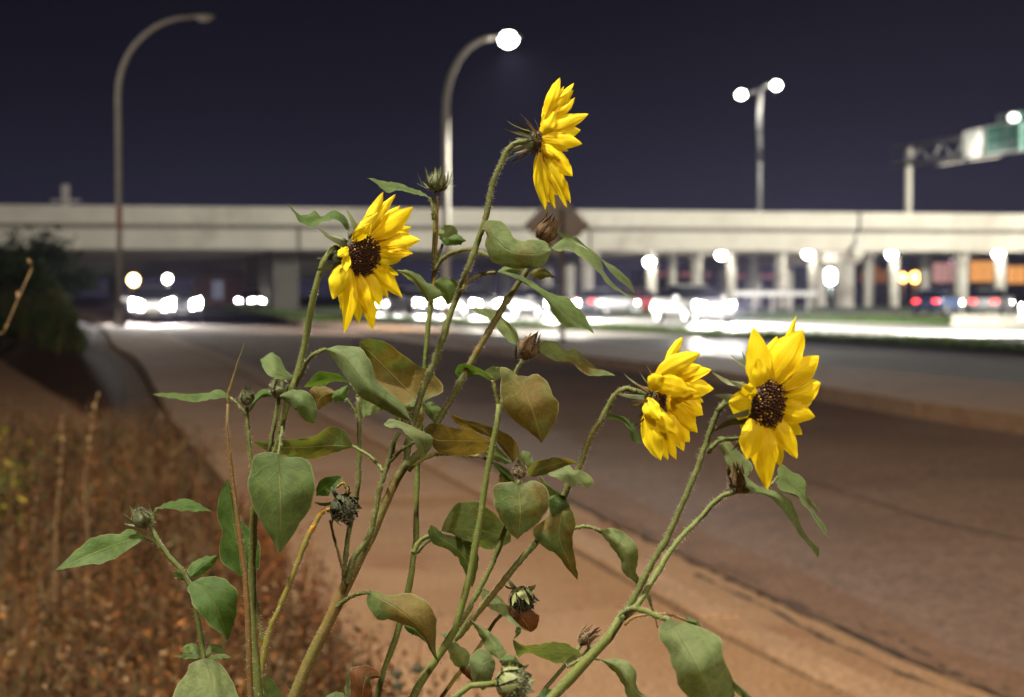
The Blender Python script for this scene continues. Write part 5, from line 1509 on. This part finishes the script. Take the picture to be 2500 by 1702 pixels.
pet(PC, 'Z3', [(-10, 948), (80, 872), (200, 822), (310, 818), (450, 826), (560, 845), (620, 872)], .858, 4.6, (.6, 0, .2))
lf(PE, 'Z3', (620, 868), (815, 1050), [(720, 950)], [(700, 900), (780, 960)], [(650, 900), (720, 985), (770, 1035)], .872, (0, 0, 0), (2, 2), (.1, .25, 0))
lf(PE, 'Z3', (700, 950), (815, 1052), [(750, 1010)], [(760, 985)], [(690, 1030), (740, 1052)], .876, (0, 0, 0), (2, 2), (.7, .5, 0))
lf(PE, 'Z3', (905, 988), (1302, 880), [(1000, 935), (1150, 895)], [(920, 930), (980, 875), (1090, 848), (1200, 850)], [(960, 997), (1060, 972), (1180, 920)], .85, (0, -4, -4), (-4, 5), (.55, .4, 0))
lf(PE, 'Z3', (1060, 970), (1365, 1088), [(1180, 985), (1280, 1010)], [(1150, 940), (1220, 898), (1275, 945), (1345, 950), (1418, 1015), (1412, 1045)], [(1150, 1012), (1210, 1042), (1260, 1077), (1310, 1050)], .86, (0, -4, 0), (4, -3), (.15, .85, 0))
lf(PE, 'Z3', (880, 965), (892, 793), [(890, 880)], [(825, 870), (865, 800)], [(920, 930), (952, 870), (925, 805)], .88, (0, 2, 4), (3, 3), (.25, .75, 0))
lf(PE, 'Z3', (842, 1060), (833, 1478), [(850, 1160), (855, 1260), (848, 1370)], [(790, 1032), (720, 1035), (655, 1065), (636, 1125), (660, 1220), (700, 1320), (770, 1420)], [(900, 1040), (980, 1020), (1045, 1068), (1082, 1160), (1068, 1250), (1000, 1340), (890, 1430)], .84, (0, -5, 2), (5, 5), (.50, .45, 0))
lf(PE, 'Z7', (1180, 30), (1292, 682), [(1165, 190), (1150, 350), (1215, 520)], [(1090, 90), (1060, 190), (945, 293), (1000, 395), (1130, 490), (1220, 600)], [(1235, 120), (1276, 250), (1257, 370), (1262, 470), (1288, 600)], .865, (0, -5, 3), (5, -4), (.72, .6, 0))
lf(PE, 'Z3', (1070, 1160), (1240, 1225), [(1150, 1185)], [(1120, 1135), (1190, 1140)], [(1090, 1270), (1160, 1280), (1220, 1250)], .8618, (0, 0, 0), (2, 2), (.05, .15, 0))
lf(PE, 'Z3', (1000, 990), (1192, 1142), [(1090, 1070)], [(1040, 1010), (1080, 1080), (1150, 1108)], [(1020, 1030), (1060, 1110), (1130, 1150)], .872, (0, 0, 0), (2, 2), (.15, .6, 0))
lf(PD, 'Z7', (243, 305), (778, 385), [(380, 285), (520, 295), (660, 330)], [(270, 230), (340, 112), (430, 77), (540, 92), (640, 150), (720, 255), (782, 325)], [(320, 325), (430, 385), (550, 432), (655, 442), (740, 412)], .90, (0, 4, 4), (-5, 5), (.45, .55, .50))
pet(PD, 'Z7', [(60, 470), (110, 410), (165, 372), (243, 310)], .904, 4.0, (0, .1, 0))
lf(PD, 'Z7', (165, 255), (482, 742), [(230, 350), (360, 440), (450, 560)], [(143, 315), (180, 400), (290, 447), (370, 510), (410, 590), (440, 670)], [(205, 275), (250, 318), (400, 358), (500, 410), (530, 520), (515, 640)], .885, (0, -6, 2), (4, 6), (.05, .45, 0))
pet(PD, 'Z7', [(25, 480), (60, 410), (110, 362), (165, 335)], .895, 6.0, (0, 0, 0))
lf(PE, 'Z3', (645, 262), (350, 192), [(560, 205), (460, 172), (390, 178)], [(580, 180), (500, 140), (410, 118), (365, 145)], [(600, 240), (540, 207), (450, 226), (380, 232)], .86, (0, -2, 2), (-5, 4), (0, 0, 0))
lf(PE, 'Z3', (645, 245), (692, 145), [(660, 195)], [(575, 190), (635, 145)], [(700, 235), (705, 185)], .868, (0, 0, 0), (2, 2), (.2, .6, 0))
pet(PE, 'Z3', [(690, 445), (665, 340), (640, 250)], .855, 4.5, (.4, 0, .1))
lf(PE, 'Z3', (842, 213), (1018, 737), [(880, 320), (940, 460), (985, 600)], [(800, 180), (740, 150), (690, 152), (705, 250), (705, 350), (720, 450), (760, 520), (850, 590), (930, 650), (990, 695)], [(900, 215), (980, 204), (1040, 240), (1100, 320), (1135, 400), (1145, 480), (1130, 560), (1090, 630), (1050, 692)], .84, (0, -6, 2), (6, 5), (.62, .62, 0))
stem(PE, [(1219, 992), (1235, 950), (1256, 912), (1268, 890), (1282, 872)], (5, 4), .862, (.6, .1, 0))
lf(PE, 'S', (1316, 856), (1503, 917), [(1345, 850), (1390, 870), (1440, 900)], [(1319, 838), (1337, 831), (1361, 837), (1382, 856), (1406, 853), (1424, 871), (1450, 895), (1480, 907)], [(1330, 868), (1345, 875), (1370, 883), (1395, 885), (1417, 904), (1439, 918), (1470, 918)], .86, (0, -3, 0), (4, -3), (.45, .75, 0))
pet(PE, 'S', [(1268, 890), (1290, 875), (1318, 858)], .862, 3.2, (.5, .1, 0))
lf(PE, 'T8', (1200, 1200), (822, 908), [(1150, 1110), (1050, 1010), (940, 940)], [(1215, 1140), (1180, 1060), (1100, 990), (1020, 930), (920, 902)], [(1150, 1190), (1080, 1110), (1020, 1040), (960, 985), (880, 945)], .872, (0, 2, 4), (4, -3), (.25, .75, 0))
pet(PE, 'T8', [(1200, 1345), (1192, 1280), (1200, 1195)], .866, 2.6, (.3, .5, 0))
lf(PC, 'T8', (1040, 614), (1828, 1112), [(1240, 675), (1420, 800), (1560, 930), (1720, 1040)], [(1130, 610), (1250, 650), (1350, 700), (1440, 765), (1520, 800), (1600, 810), (1700, 900), (1775, 1000)], [(1130, 635), (1250, 700), (1380, 785), (1440, 850), (1500, 960), (1580, 1050), (1680, 1062), (1770, 1072)], .855, (0, -6, 2), (5, -5), (.12, .55, 0))
pet(PC, 'T8', [(765, 760), (800, 695), (900, 635), (1042, 612)], .853, 5.0, (.75, .05, 0))
lf(PD, 'T8', (922, 262), (1476, 440), [(1010, 330), (1140, 440), (1310, 470)], [(960, 193), (1060, 195), (1140, 268), (1210, 355), (1330, 349), (1430, 363)], [(960, 300), (943, 400), (985, 512), (1100, 562), (1250, 594), (1380, 577), (1455, 510)], .84, (0, -6, -2), (6, 5), (.58, .80, 0))
pet(PD, 'T8', [(545, 600), (600, 510), (700, 450), (830, 428), (950, 470), (1010, 500)], [.90, .895, .885, .875, .862, .85], 5.0, (.6, .1, 0))
lf(PC, 'T8', (1300, 645), (1518, 664), [(1400, 625)], [(1330, 602), (1400, 578), (1455, 605)], [(1340, 662), (1400, 672), (1455, 652)], .866, (0, 0, 0), (3, 3), (.5, .5, 0))
lf(PC, 'T8', (1040, 618), (1250, 590), [(1140, 590)], [(1110, 562), (1190, 560)], [(1120, 625), (1200, 622)], .868, (0, 0, 0), (3, 3), (.35, .6, 0))
lf(PD, 'T8', (490, 850), (223, 597), [(455, 760), (380, 670), (300, 620)], [(575, 810), (560, 742), (470, 695), (410, 635), (320, 600)], [(470, 832), (420, 775), (365, 700), (290, 642)], .88, (0, -4, -8), (4, 4), (.52, .62, 0))
lf(PD, 'T8', (528, 695), (646, 880), [(610, 730), (660, 800)], [(575, 660), (660, 663), (738, 715), (722, 785), (690, 845)], [(555, 745), (590, 805), (625, 855)], .892, (0, 2, 4), (3, 3), (.32, .3, 0))
lf(PD, 'T6', (1510, 640), (1600, 528), [(1560, 580)], [(1465, 600), (1495, 545), (1550, 528)], [(1600, 640), (1645, 620), (1640, 570)], .91, (0, 2, 4), (3, 3), (.2, .65, 0))
lf(PD, 'T6', (1535, 700), (1717, 660), [(1590, 665), (1650, 650)], [(1480, 630), (1550, 638), (1640, 608)], [(1560, 702), (1650, 697)], .90, (0, -3, -4), (3, 3), (0, 0, 0))
pet(PD, 'T6', [(1468, 850), (1490, 760), (1515, 690)], .905, 4.0, (.0, .4, 0))
lf(PD, 'T6', (1405, 295), (865, 122), [(1300, 245), (1150, 200), (1020, 185)], [(1330, 235), (1230, 205), (1150, 173), (1050, 153), (960, 140)], [(1340, 272), (1230, 250), (1130, 228), (1050, 247), (1000, 226), (950, 170)], .895, (0, -4, -8), (4, -4), (.25, .55, 0))
pet(PD, 'T6', [(1432, 480), (1428, 370), (1402, 292)], .90, 3.6)
lf(PA, 'T6', (722, 575), (180, 332), [(690, 500), (600, 435), (500, 480), (400, 470), (290, 440)], [(700, 490), (640, 420), (590, 400), (540, 410), (480, 455), (420, 403), (350, 440), (240, 430)], [(690, 572), (650, 512), (600, 482), (530, 487), (450, 512), (410, 547), (350, 540), (280, 490)], .835, (0, -2, -8), (5, -5), (.12, .25, 0))
lf(PC, 'T8', (1455, 250), (2165, 795), [(1680, 360), (1880, 510), (2060, 660)], [(1560, 288), (1680, 338), (1760, 398), (1840, 458), (1900, 518), (2000, 570), (2080, 640), (2140, 720)], [(1580, 332), (1700, 382), (1800, 442), (1890, 512), (1925, 565), (2000, 652), (2100, 732)], .858, (0, -3, 4), (3, -4), (.4, .5, 0))
lf(PC, 'T8', (1480, 420), (2196, 828), [(1640, 395), (1800, 500), (1920, 640), (2060, 770)], [(1560, 345), (1620, 335), (1700, 390), (1830, 460), (1890, 540), (1905, 600), (1960, 680), (2040, 762), (2120, 802)], [(1540, 445), (1620, 428), (1700, 472), (1780, 542), (1860, 612), (1930, 702), (2000, 752), (2120, 817)], .85, (0, -5, 4), (5, -4), (.25, .45, 0))
# right bloom's neighbours
lf(PE, 'Z4', (175, 620), (406, 812), [(270, 655), (350, 730)], [(240, 640), (300, 650), (350, 688), (387, 750)], [(220, 665), (290, 682), (330, 732), (352, 792)], .865, (0, 2, 4), (3, -3), (0, .15, 0))
lf(PF, 'Z4', (1000, 1035), (850, 773), [(970, 930), (910, 840)], [(1065, 965), (1040, 912), (970, 843), (900, 773)], [(930, 990), (908, 920), (868, 825)], .80, (0, 3, 6), (3, 3), (.2, .9, 0))
pet(PF, 'Z4', [(805, 860), (845, 810), (910, 785), (1005, 785), (1080, 820)], [.762, .77, .78, .785, .79], 5.2)
lf(PF, 'Z4', (1012, 985), (1452, 1492), [(1110, 1085), (1240, 1150), (1330, 1290), (1410, 1400)], [(1050, 1028), (1110, 1068), (1200, 1093), (1280, 1130), (1322, 1210), (1352, 1300), (1402, 1380), (1462, 1432)], [(1028, 1050), (1060, 1097), (1150, 1122), (1230, 1192), (1300, 1282), (1360, 1372), (1422, 1440)], .775, (0, -6, 4), (6, -5), (.12, .6, 0))
lf(PF, 'Z4', (1215, 1000), (1518, 1377), [(1300, 1050), (1370, 1140), (1440, 1260)], [(1230, 930), (1300, 978), (1370, 1020), (1387, 1080), (1378, 1130), (1430, 1220), (1490, 1290)], [(1215, 1062), (1250, 1092), (1320, 1112), (1368, 1172), (1420, 1242), (1480, 1332)], .795, (0, 2, 4), (4, -4), (.22, .55, 0))
pet(PF, 'Z4', [(1050, 1092), (1130, 1075), (1190, 1040), (1216, 1000)], [.79, .793, .795, .795], 4.0)
lf(PF, 'Z4', (1220, 1088), (1471, 1232), [(1380, 1150)], [(1300, 1100), (1390, 1125), (1440, 1178)], [(1300, 1112), (1380, 1148), (1435, 1200)], .80, (0, 2, 4), (2, 2), (.6, .3, 0))
lf(PE, 'Z8', (752, 150), (1082, 645), [(850, 220), (960, 330), (1000, 470), (1040, 570)], [(850, 138), (940, 168), (1020, 228), (1077, 330), (1077, 430), (1060, 520), (1092, 580)], [(770, 200), (830, 272), (890, 352), (930, 432), (935, 490), (970, 542), (1030, 585)], .87, (0, -5, 2), (4, 5), (.12, .9, 0))
pet(PE, 'Z8', [(480, 170), (540, 138), (620, 124), (700, 140), (765, 175)], .872, 4.4, (.2, .05, 0))
lf(PF, 'Z8', (1340, 915), (1790, 1830), [(1440, 1080), (1560, 1280), (1650, 1450), (1730, 1640)], [(1270, 965), (1252, 1040), (1280, 1110), (1330, 1180), (1370, 1330), (1420, 1450), (1500, 1582), (1600, 1720)], [(1400, 933), (1500, 950), (1620, 980), (1740, 1050), (1792, 1130), (1802, 1200), (1840, 1320), (1893, 1430), (1897, 1530), (1880, 1680)], .70, (0, -16, 6), (8, 9), (.10, .95, 0))
pet(PF, 'Z8', [(955, 875), (1000, 840), (1060, 828), (1150, 850), (1250, 895), (1342, 925)], [.76, .752, .742, .73, .715, .70], 6.6, (0, 0, 0))
lf(PF, 'Z8', (1880, 1435), (2090, 1660), [(1990, 1540)], [(1950, 1490), (2040, 1575)], [(1900, 1520), (1980, 1600)], .70, (0, 2, 4), (2, 2), (.3, .8, 0))
pet(PF, 'Z8', [(965, 965), (1040, 900), (1150, 878), (1260, 872), (1400, 892), (1490, 930)], .775, 3.2, (.8, 0, .1))
lf(PF, 'Z8', (1475, 930), (1625, 985), [(1550, 945)], [(1500, 898), (1580, 930)], [(1540, 960)], .78, (0, 0, 0), (2, 2), (.1, .5, 0))
lf(PF, 'Z8', (1160, 695), (1242, 1012), [(1185, 780), (1218, 880)], [(1185, 720), (1197, 790), (1222, 870), (1240, 950)], [(1150, 730), (1175, 790), (1208, 880), (1232, 950)], .775, (0, 1, 2), (1, 1), (.1, .5, 0))
lf(PF, 'Z8', (752, 1258), (1190, 1660), [(900, 1320), (1000, 1450), (1100, 1570)], [(830, 1258), (920, 1254), (1000, 1288), (1062, 1370), (1062, 1460), (1090, 1530), (1160, 1582)], [(830, 1332), (900, 1402), (950, 1482), (990, 1582), (1090, 1660)], .78, (0, -4, 4), (4, 5), (.42, .9, 0))
pet(PF, 'Z8', [(470, 1325), (560, 1275), (650, 1250), (752, 1258)], .785, 3.6, (.6, .05, 0))
lf(PF, 'Z8', (605, 1230), (8, 1088), [(480, 1200), (300, 1185), (130, 1165)], [(560, 1180), (480, 1130), (350, 1108), (230, 1133), (120, 1140), (45, 1110)], [(570, 1250), (500, 1287), (400, 1297), (300, 1270), (180, 1212), (100, 1212), (40, 1245)], .80, (0, -5, -10), (-4, 5), (.08, .75, 0))
pet(PF, 'Z8', [(600, 1228), (650, 1180), (655, 1130)], .803, 4.0, (0, .3, 0))
# lower centre
lf(PE, 'Z7', (552, 800), (936, 1083), [(640, 850), (760, 940), (860, 1035)], [(555, 742), (600, 758), (680, 800), (740, 860), (772, 930), (805, 990), (880, 1052)], [(580, 880), (680, 932), (750, 982), (830, 1042)], .875, (0, -3, -4), (4, -3), (.15, .8, 0))
lf(PE, 'Z7', (690, 1292), (443, 973), [(650, 1190), (580, 1090), (510, 1020)], [(745, 1255), (738, 1215), (680, 1138), (620, 1080), (540, 1030)], [(610, 1245), (585, 1215), (555, 1145), (515, 1065)], .82, (0, 3, 6), (3, 3), (.08, .8, 0))
lf(PE, 'Z7', (233, 1092), (425, 1368), [(320, 1170), (390, 1270)], [(290, 1085), (330, 1130), (385, 1180), (450, 1230), (470, 1265), (450, 1340)], [(262, 1115), (280, 1180), (305, 1260), (350, 1340)], .855, (0, -3, 2), (3, 3), (.5, 1.0, 0))
lf(PE, 'Z7', (400, 1340), (485, 1468), [(445, 1410)], [(470, 1330), (495, 1400)], [(385, 1370), (440, 1430)], .858, (0, 0, 0), (2, 2), (.5, .2, .85))
lf(PE, 'Z7', (652, 1295), (560, 1530), [(570, 1330), (540, 1430)], [(600, 1225), (520, 1212), (462, 1290), (470, 1400), (500, 1480)], [(660, 1350), (640, 1420), (610, 1500)], .76, (0, -5, 2), (4, 4), (.0, .8, 0))
lf(PE, 'Z7', (690, 1300), (880, 1340), [(780, 1295)], [(740, 1262), (800, 1260), (840, 1305)], [(720, 1350), (800, 1345)], .745, (0, -3, 2), (3, 3), (.1, .4, 0))
lf(PC, 'Z6', (950, 776), (1516, 1342), [(1060, 840), (1210, 930), (1380, 1100), (1460, 1270)], [(1000, 763), (1060, 795), (1150, 800), (1250, 784), (1340, 810), (1420, 880), (1460, 960), (1462, 1100), (1465, 1250)], [(925, 840), (960, 930), (1030, 992), (1110, 986), (1210, 1022), (1300, 1062), (1380, 1142), (1440, 1265)], .835, (0, -9, 2), (7, 6), (.62, .65, 0))
lf(PC, 'Z6', (1215, 1030), (1385, 1165), [(1310, 1075)], [(1270, 1035), (1350, 1085)], [(1250, 1085), (1330, 1120)], .848, (0, 0, 0), (2, 2), (0, 0, 0))
pet(PC, 'Z6', [(690, 895), (770, 835), (850, 790), (955, 777)], [.858, .852, .842, .835], 5.0, (.2, .1, 0))
lf(PC, 'Z6', (900, 1690), (1038, 1422), [(900, 1560), (930, 1430)], [(810, 1600), (800, 1450), (800, 1370), (870, 1345), (945, 1338), (1005, 1375)], [(975, 1600), (965, 1500), (960, 1445), (1000, 1440)], .84, (0, -4, 4), (5, 3), (.3, .3, 1.0))
lf(PC, 'Z6', (820, 1690), (800, 1365), [(785, 1540), (782, 1440)], [(765, 1580), (768, 1480), (788, 1400)], [(800, 1600), (805, 1480)], .835, (0, 0, 0), (1, 1), (.3, 1.0, .1))
lf(PC, 'Z6', (690, 1850), (700, 1538), [(695, 1680)], [(590, 1750), (600, 1620), (650, 1555)], [(800, 1750), (790, 1620), (750, 1555)], .80, (0, -4, 2), (4, 4), (0, .3, 0))
lf(PE, 'Z7', (1080, 1700), (1060, 1518), [(1060, 1600)], [(980, 1620), (1000, 1550)], [(1130, 1620), (1110, 1545)], .78, (0, 0, 0), (3, 3), (0, .15, 0))
lf(PA, 'Z2', (432, 1228), (225, 1358), [(350, 1260), (280, 1305)], [(400, 1208), (330, 1215), (270, 1238), (232, 1290)], [(400, 1270), (350, 1330), (300, 1365)], .875, (0, 0, 0), (3, -2), (.1, .1, .15))
lf(PE, 'Z7', (828, 1042), (803, 1138), [(830, 1090)], [(858, 1060), (845, 1100)], [(815, 1070), (812, 1105)], .885, (0, 0, 0), (1, 1), (0, .4, 0))

# ---- buds ---------------------------------------------------------------------------
bud(PB, 'Z5', (706, 335), 22, dB, (-.45, .85, .2), 'spiky', 'bract')
bud(PA, 'Z1', (800, 610), 16.5, .855, (.05, .98, .2), 'closed', 'bract')
bud(PA, 'Z1', (1050, 535), 22, .855, (.1, .95, .3), 'closed', 'bract')
bud(PD, 'T6', (1462, 165), 23, .903, (.02, .96, .25), 'spiky', 'bract')
bud(PC, 'T8', (1440, 290), 25, .86, (.45, .80, .2), 'closed', 'bract_dry')
bud(PE, 'T8', (1290, 1235), 24, .862, (.50, .80, .25), 'closed', 'bract_dry')
bud(PE, 'Z3', (848, 955), 15.5, .858, (.0, .95, .3), 'closed', 'bract_dry')
bud(PC, 'Z2', (915, 815), 14, .85, (.1, .8, .5), 'closed', 'bract_dry')
bud(PF, 'Z4', (975, 1045), 22, .79, (-.15, .95, .2), 'long', 'bract_dry')
bud(PF, 'Z7', (1350, 1135), 17, .80, (.72, .62, .25), 'long', 'bract_dry', 'drying bud with long brown bracts')
bud(PA, 'Z6', (752, 130), 30, .865, (.55, -.35, .75), 'spent', 'bract_dark', 'dark spent flower head without petals')
bud(PE, 'Z7', (868, 835), 28, .875, (.25, -.75, .6), 'spent', 'bract_pale', 'withered flower head turned down')
bud(PE, 'Z7', (790, 1480), 38, .72, (.7, .35, .6), 'pale', 'bract_pale', 'pale green spent head cut by the bottom edge')
# withered petals of the drooping head
for b, t_, L_, R_, mt, cc in [((800, 900), (935, 1085), [(780, 960), (840, 1040)], [(900, 900), (990, 950), (985, 1040)], 'leaf', (.3, .3, 1.0)), ((790, 890), (820, 1000), [(760, 930), (780, 980)], [(850, 900), (870, 960)], 'leaf', (1.0, .2, .7))]:
    loft(PE, 'withered_petal', M[mt], 'Z7', b, t_, [((b[0] + t_[0]) / 2 + 10, (b[1] + t_[1]) / 2)], L_, R_, .872, (0, -3, 0), (3, 3), cc, n=12, m=4)
stem(PA, [(822, 1190), (838, 1180), (848, 1196), (850, 1228)], (3.5, 6), .868, (0, 0, .4), hairs=.4, name='petiole')

# ---- blooms --------------------------------------------------------------------------
bloom(PC, 'T7', (872, 690), 104, .85, (.97, -.06, -.22), [
    ((960, 440), (1112, 38), 125, 0, .3, .1), ((1010, 430), (1255, 93), 105, -8, .5, .2), ((1050, 410), (1250, 162), 85, -5, .6, 0), ((1040, 450), (1266, 240), 90, 10, .2, 0),
    ((950, 520), (1010, 250), 120, 0, .7, .3),
    ((910, 620), (1068, 380), 125, 8, -.6, .6), ((960, 580), (1405, 408), 190, 6, -.4, .15), ((905, 660), (1340, 712), 195, -10, -.7, .2), ((905, 715), (1128, 880), 105, -12, -.9, .45),
    ((935, 760), (1240, 1042), 185, 0, -.3, 0), ((890, 800), (965, 1387), 140, 8, .1, .35), ((920, 830), (1065, 1380), 110, 6, .2, .3), ((930, 790), (1152, 1235), 130, 0, -.2, .5),
    ((960, 860), (1182, 1362), 110, -6, .4, .3), ((1000, 920), (1220, 1318), 115, -6, .5, 0), ((1030, 940), (1190, 1165), 75, -4, .6, 0)],
    nb=26, back=1.7, bs=1.25, label='topmost yellow bloom seen from the side')
bloom(PA, 'T6', (822, 788), 172, .83, (.66, -.12, .72), [
    ((800, 620), (1005, 240), 105, 12, .5, .25), ((860, 600), (1112, 258), 85, -16, .4, .1), ((900, 640), (1258, 368), 165, 10, .1, 0), ((925, 700), (1325, 655), 185, -14, -.1, 0),
    ((925, 740), (1260, 770), 120, 6, -.1, 0), ((910, 800), (1178, 800), 110, 22, .3, .6), ((890, 870), (1168, 1150), 160, -14, -.2, .05), ((850, 920), (976, 1228), 110, -8, -.1, .25),
    ((780, 930), (872, 1272), 140, -6, -.2, .0), ((820, 960), (915, 1432), 135, -8, .1, .05), ((725, 900), (668, 1456), 125, -16, .0, .15), ((705, 850), (572, 1165), 175, 16, -.2, .55),
    ((705, 720), (612, 795), 80, -6, -.5, .5), ((745, 650), (965, 415), 115, -6, .2, .6), ((735, 660), (905, 510), 90, 6, -.3, .2), ((700, 780), (690, 930), 80, 6, -.6, .5)],
    nb=16, label='left yellow bloom with a dark brown disc', dome=.30)
bloom(PE, 'Z4', (500, 555), 72, .853, (.86, -.08, .42), [
    ((545, 330), (649, 176), 62, 0, .6, 0), ((480, 430), (755, 275), 110, -12, .2, .25), ((545, 420), (822, 372), 100, -6, .3, 0), ((450, 490), (545, 415), 90, -14, -.9, .4), ((480, 450), (686, 500), 120, -22, -.5, .2),
    ((545, 470), (835, 485), 140, -6, -.1, .1), ((560, 520), (772, 642), 130, -6, -.2, .0), ((555, 570), (738, 746), 115, -6, -.1, 0), ((440, 540), (515, 672), 110, 10, -.9, .4),
    ((455, 640), (607, 752), 90, -12, -.5, .4), ((430, 620), (520, 912), 115, 12, -.1, .4), ((465, 660), (562, 912), 75, 6, .1, .3), ((500, 660), (613, 908), 85, 0, .2, 0), ((540, 630), (690, 802), 135, -4, .0, 0), ((560, 660), (656, 857), 95, -4, .3, .1),
    ((520, 400), (700, 330), 90, -4, .5, 0)],
    nb=18, label='yellow bloom right of centre, half turned away', pollen=18, back=1.4, bs=1.3)
bloom(PF, 'Z4', (1150, 572), 142, .75, (.70, -.10, .70), [
    ((1095, 500), (1068, 115), 150, 12, .4, .25), ((1150, 470), (1368, 135), 185, -10, .3, .0), ((1170, 460), (1326, 48), 75, 6, .7, .0), ((1200, 480), (1462, 288), 150, 6, .1, 0), ((1225, 540), (1470, 450), 140, 12, -.1, 0),
    ((1215, 600), (1436, 652), 150, -8, -.1, .1), ((1185, 660), (1330, 902), 125, -6, -.1, 0), ((1125, 680), (1152, 1088), 170, 4, -.2, 0), ((1090, 640), (1032, 905), 120, 6, -.3, .1), ((1075, 570), (920, 565), 165, -8, -.5, .25),
    ((1085, 540), (1005, 465), 95, 0, -.6, .2), ((1100, 500), (1095, 300), 90, 10, -.2, .4), ((1180, 470), (1300, 190), 120, 0, .5, .1)],
    nb=16, label='rightmost yellow bloom with a wide brown disc', pollen=24)
for p_, z_, pts, d_ in [(PA, 'T6', [(560, 735), (600, 720), (660, 740)], .83), (PE, 'Z4', [(330, 487), (380, 500), (430, 520)], .853), (PF, 'Z4', [(860, 620), (905, 570), (980, 560)], .757), (PC, 'T7', [(750, 690), (800, 690), (850, 690)], .85)]:
    stem(p_, pts, (7, 9), d_, (.2, .3, 0), zn=z_, hairs=.5, name='flower_neck')

# ================================================================ night air: haze added for lamp glow
hz = MB().box((10, 140, 13.0), (420, 400, 30)).build('haze', None)
hm = bpy.data.materials.new('added_glow_haze'); hm.use_nodes = True
hn = hm.node_tree.nodes; hn.clear()
ho = hn.new('ShaderNodeOutputMaterial'); hv = hn.new('ShaderNodeVolumePrincipled')
hv.inputs['Color'].default_value = (.62, .60, 1.0, 1)
hv.inputs['Density'].default_value = .00018
hv.inputs['Anisotropy'].default_value = .55
hm.node_tree.links.new(hv.outputs[0], ho.inputs['Volume'])
hz.data.materials.append(hm)
tag(hz, 'thin night haze added to glow round the lamps', 'haze', kind='stuff')
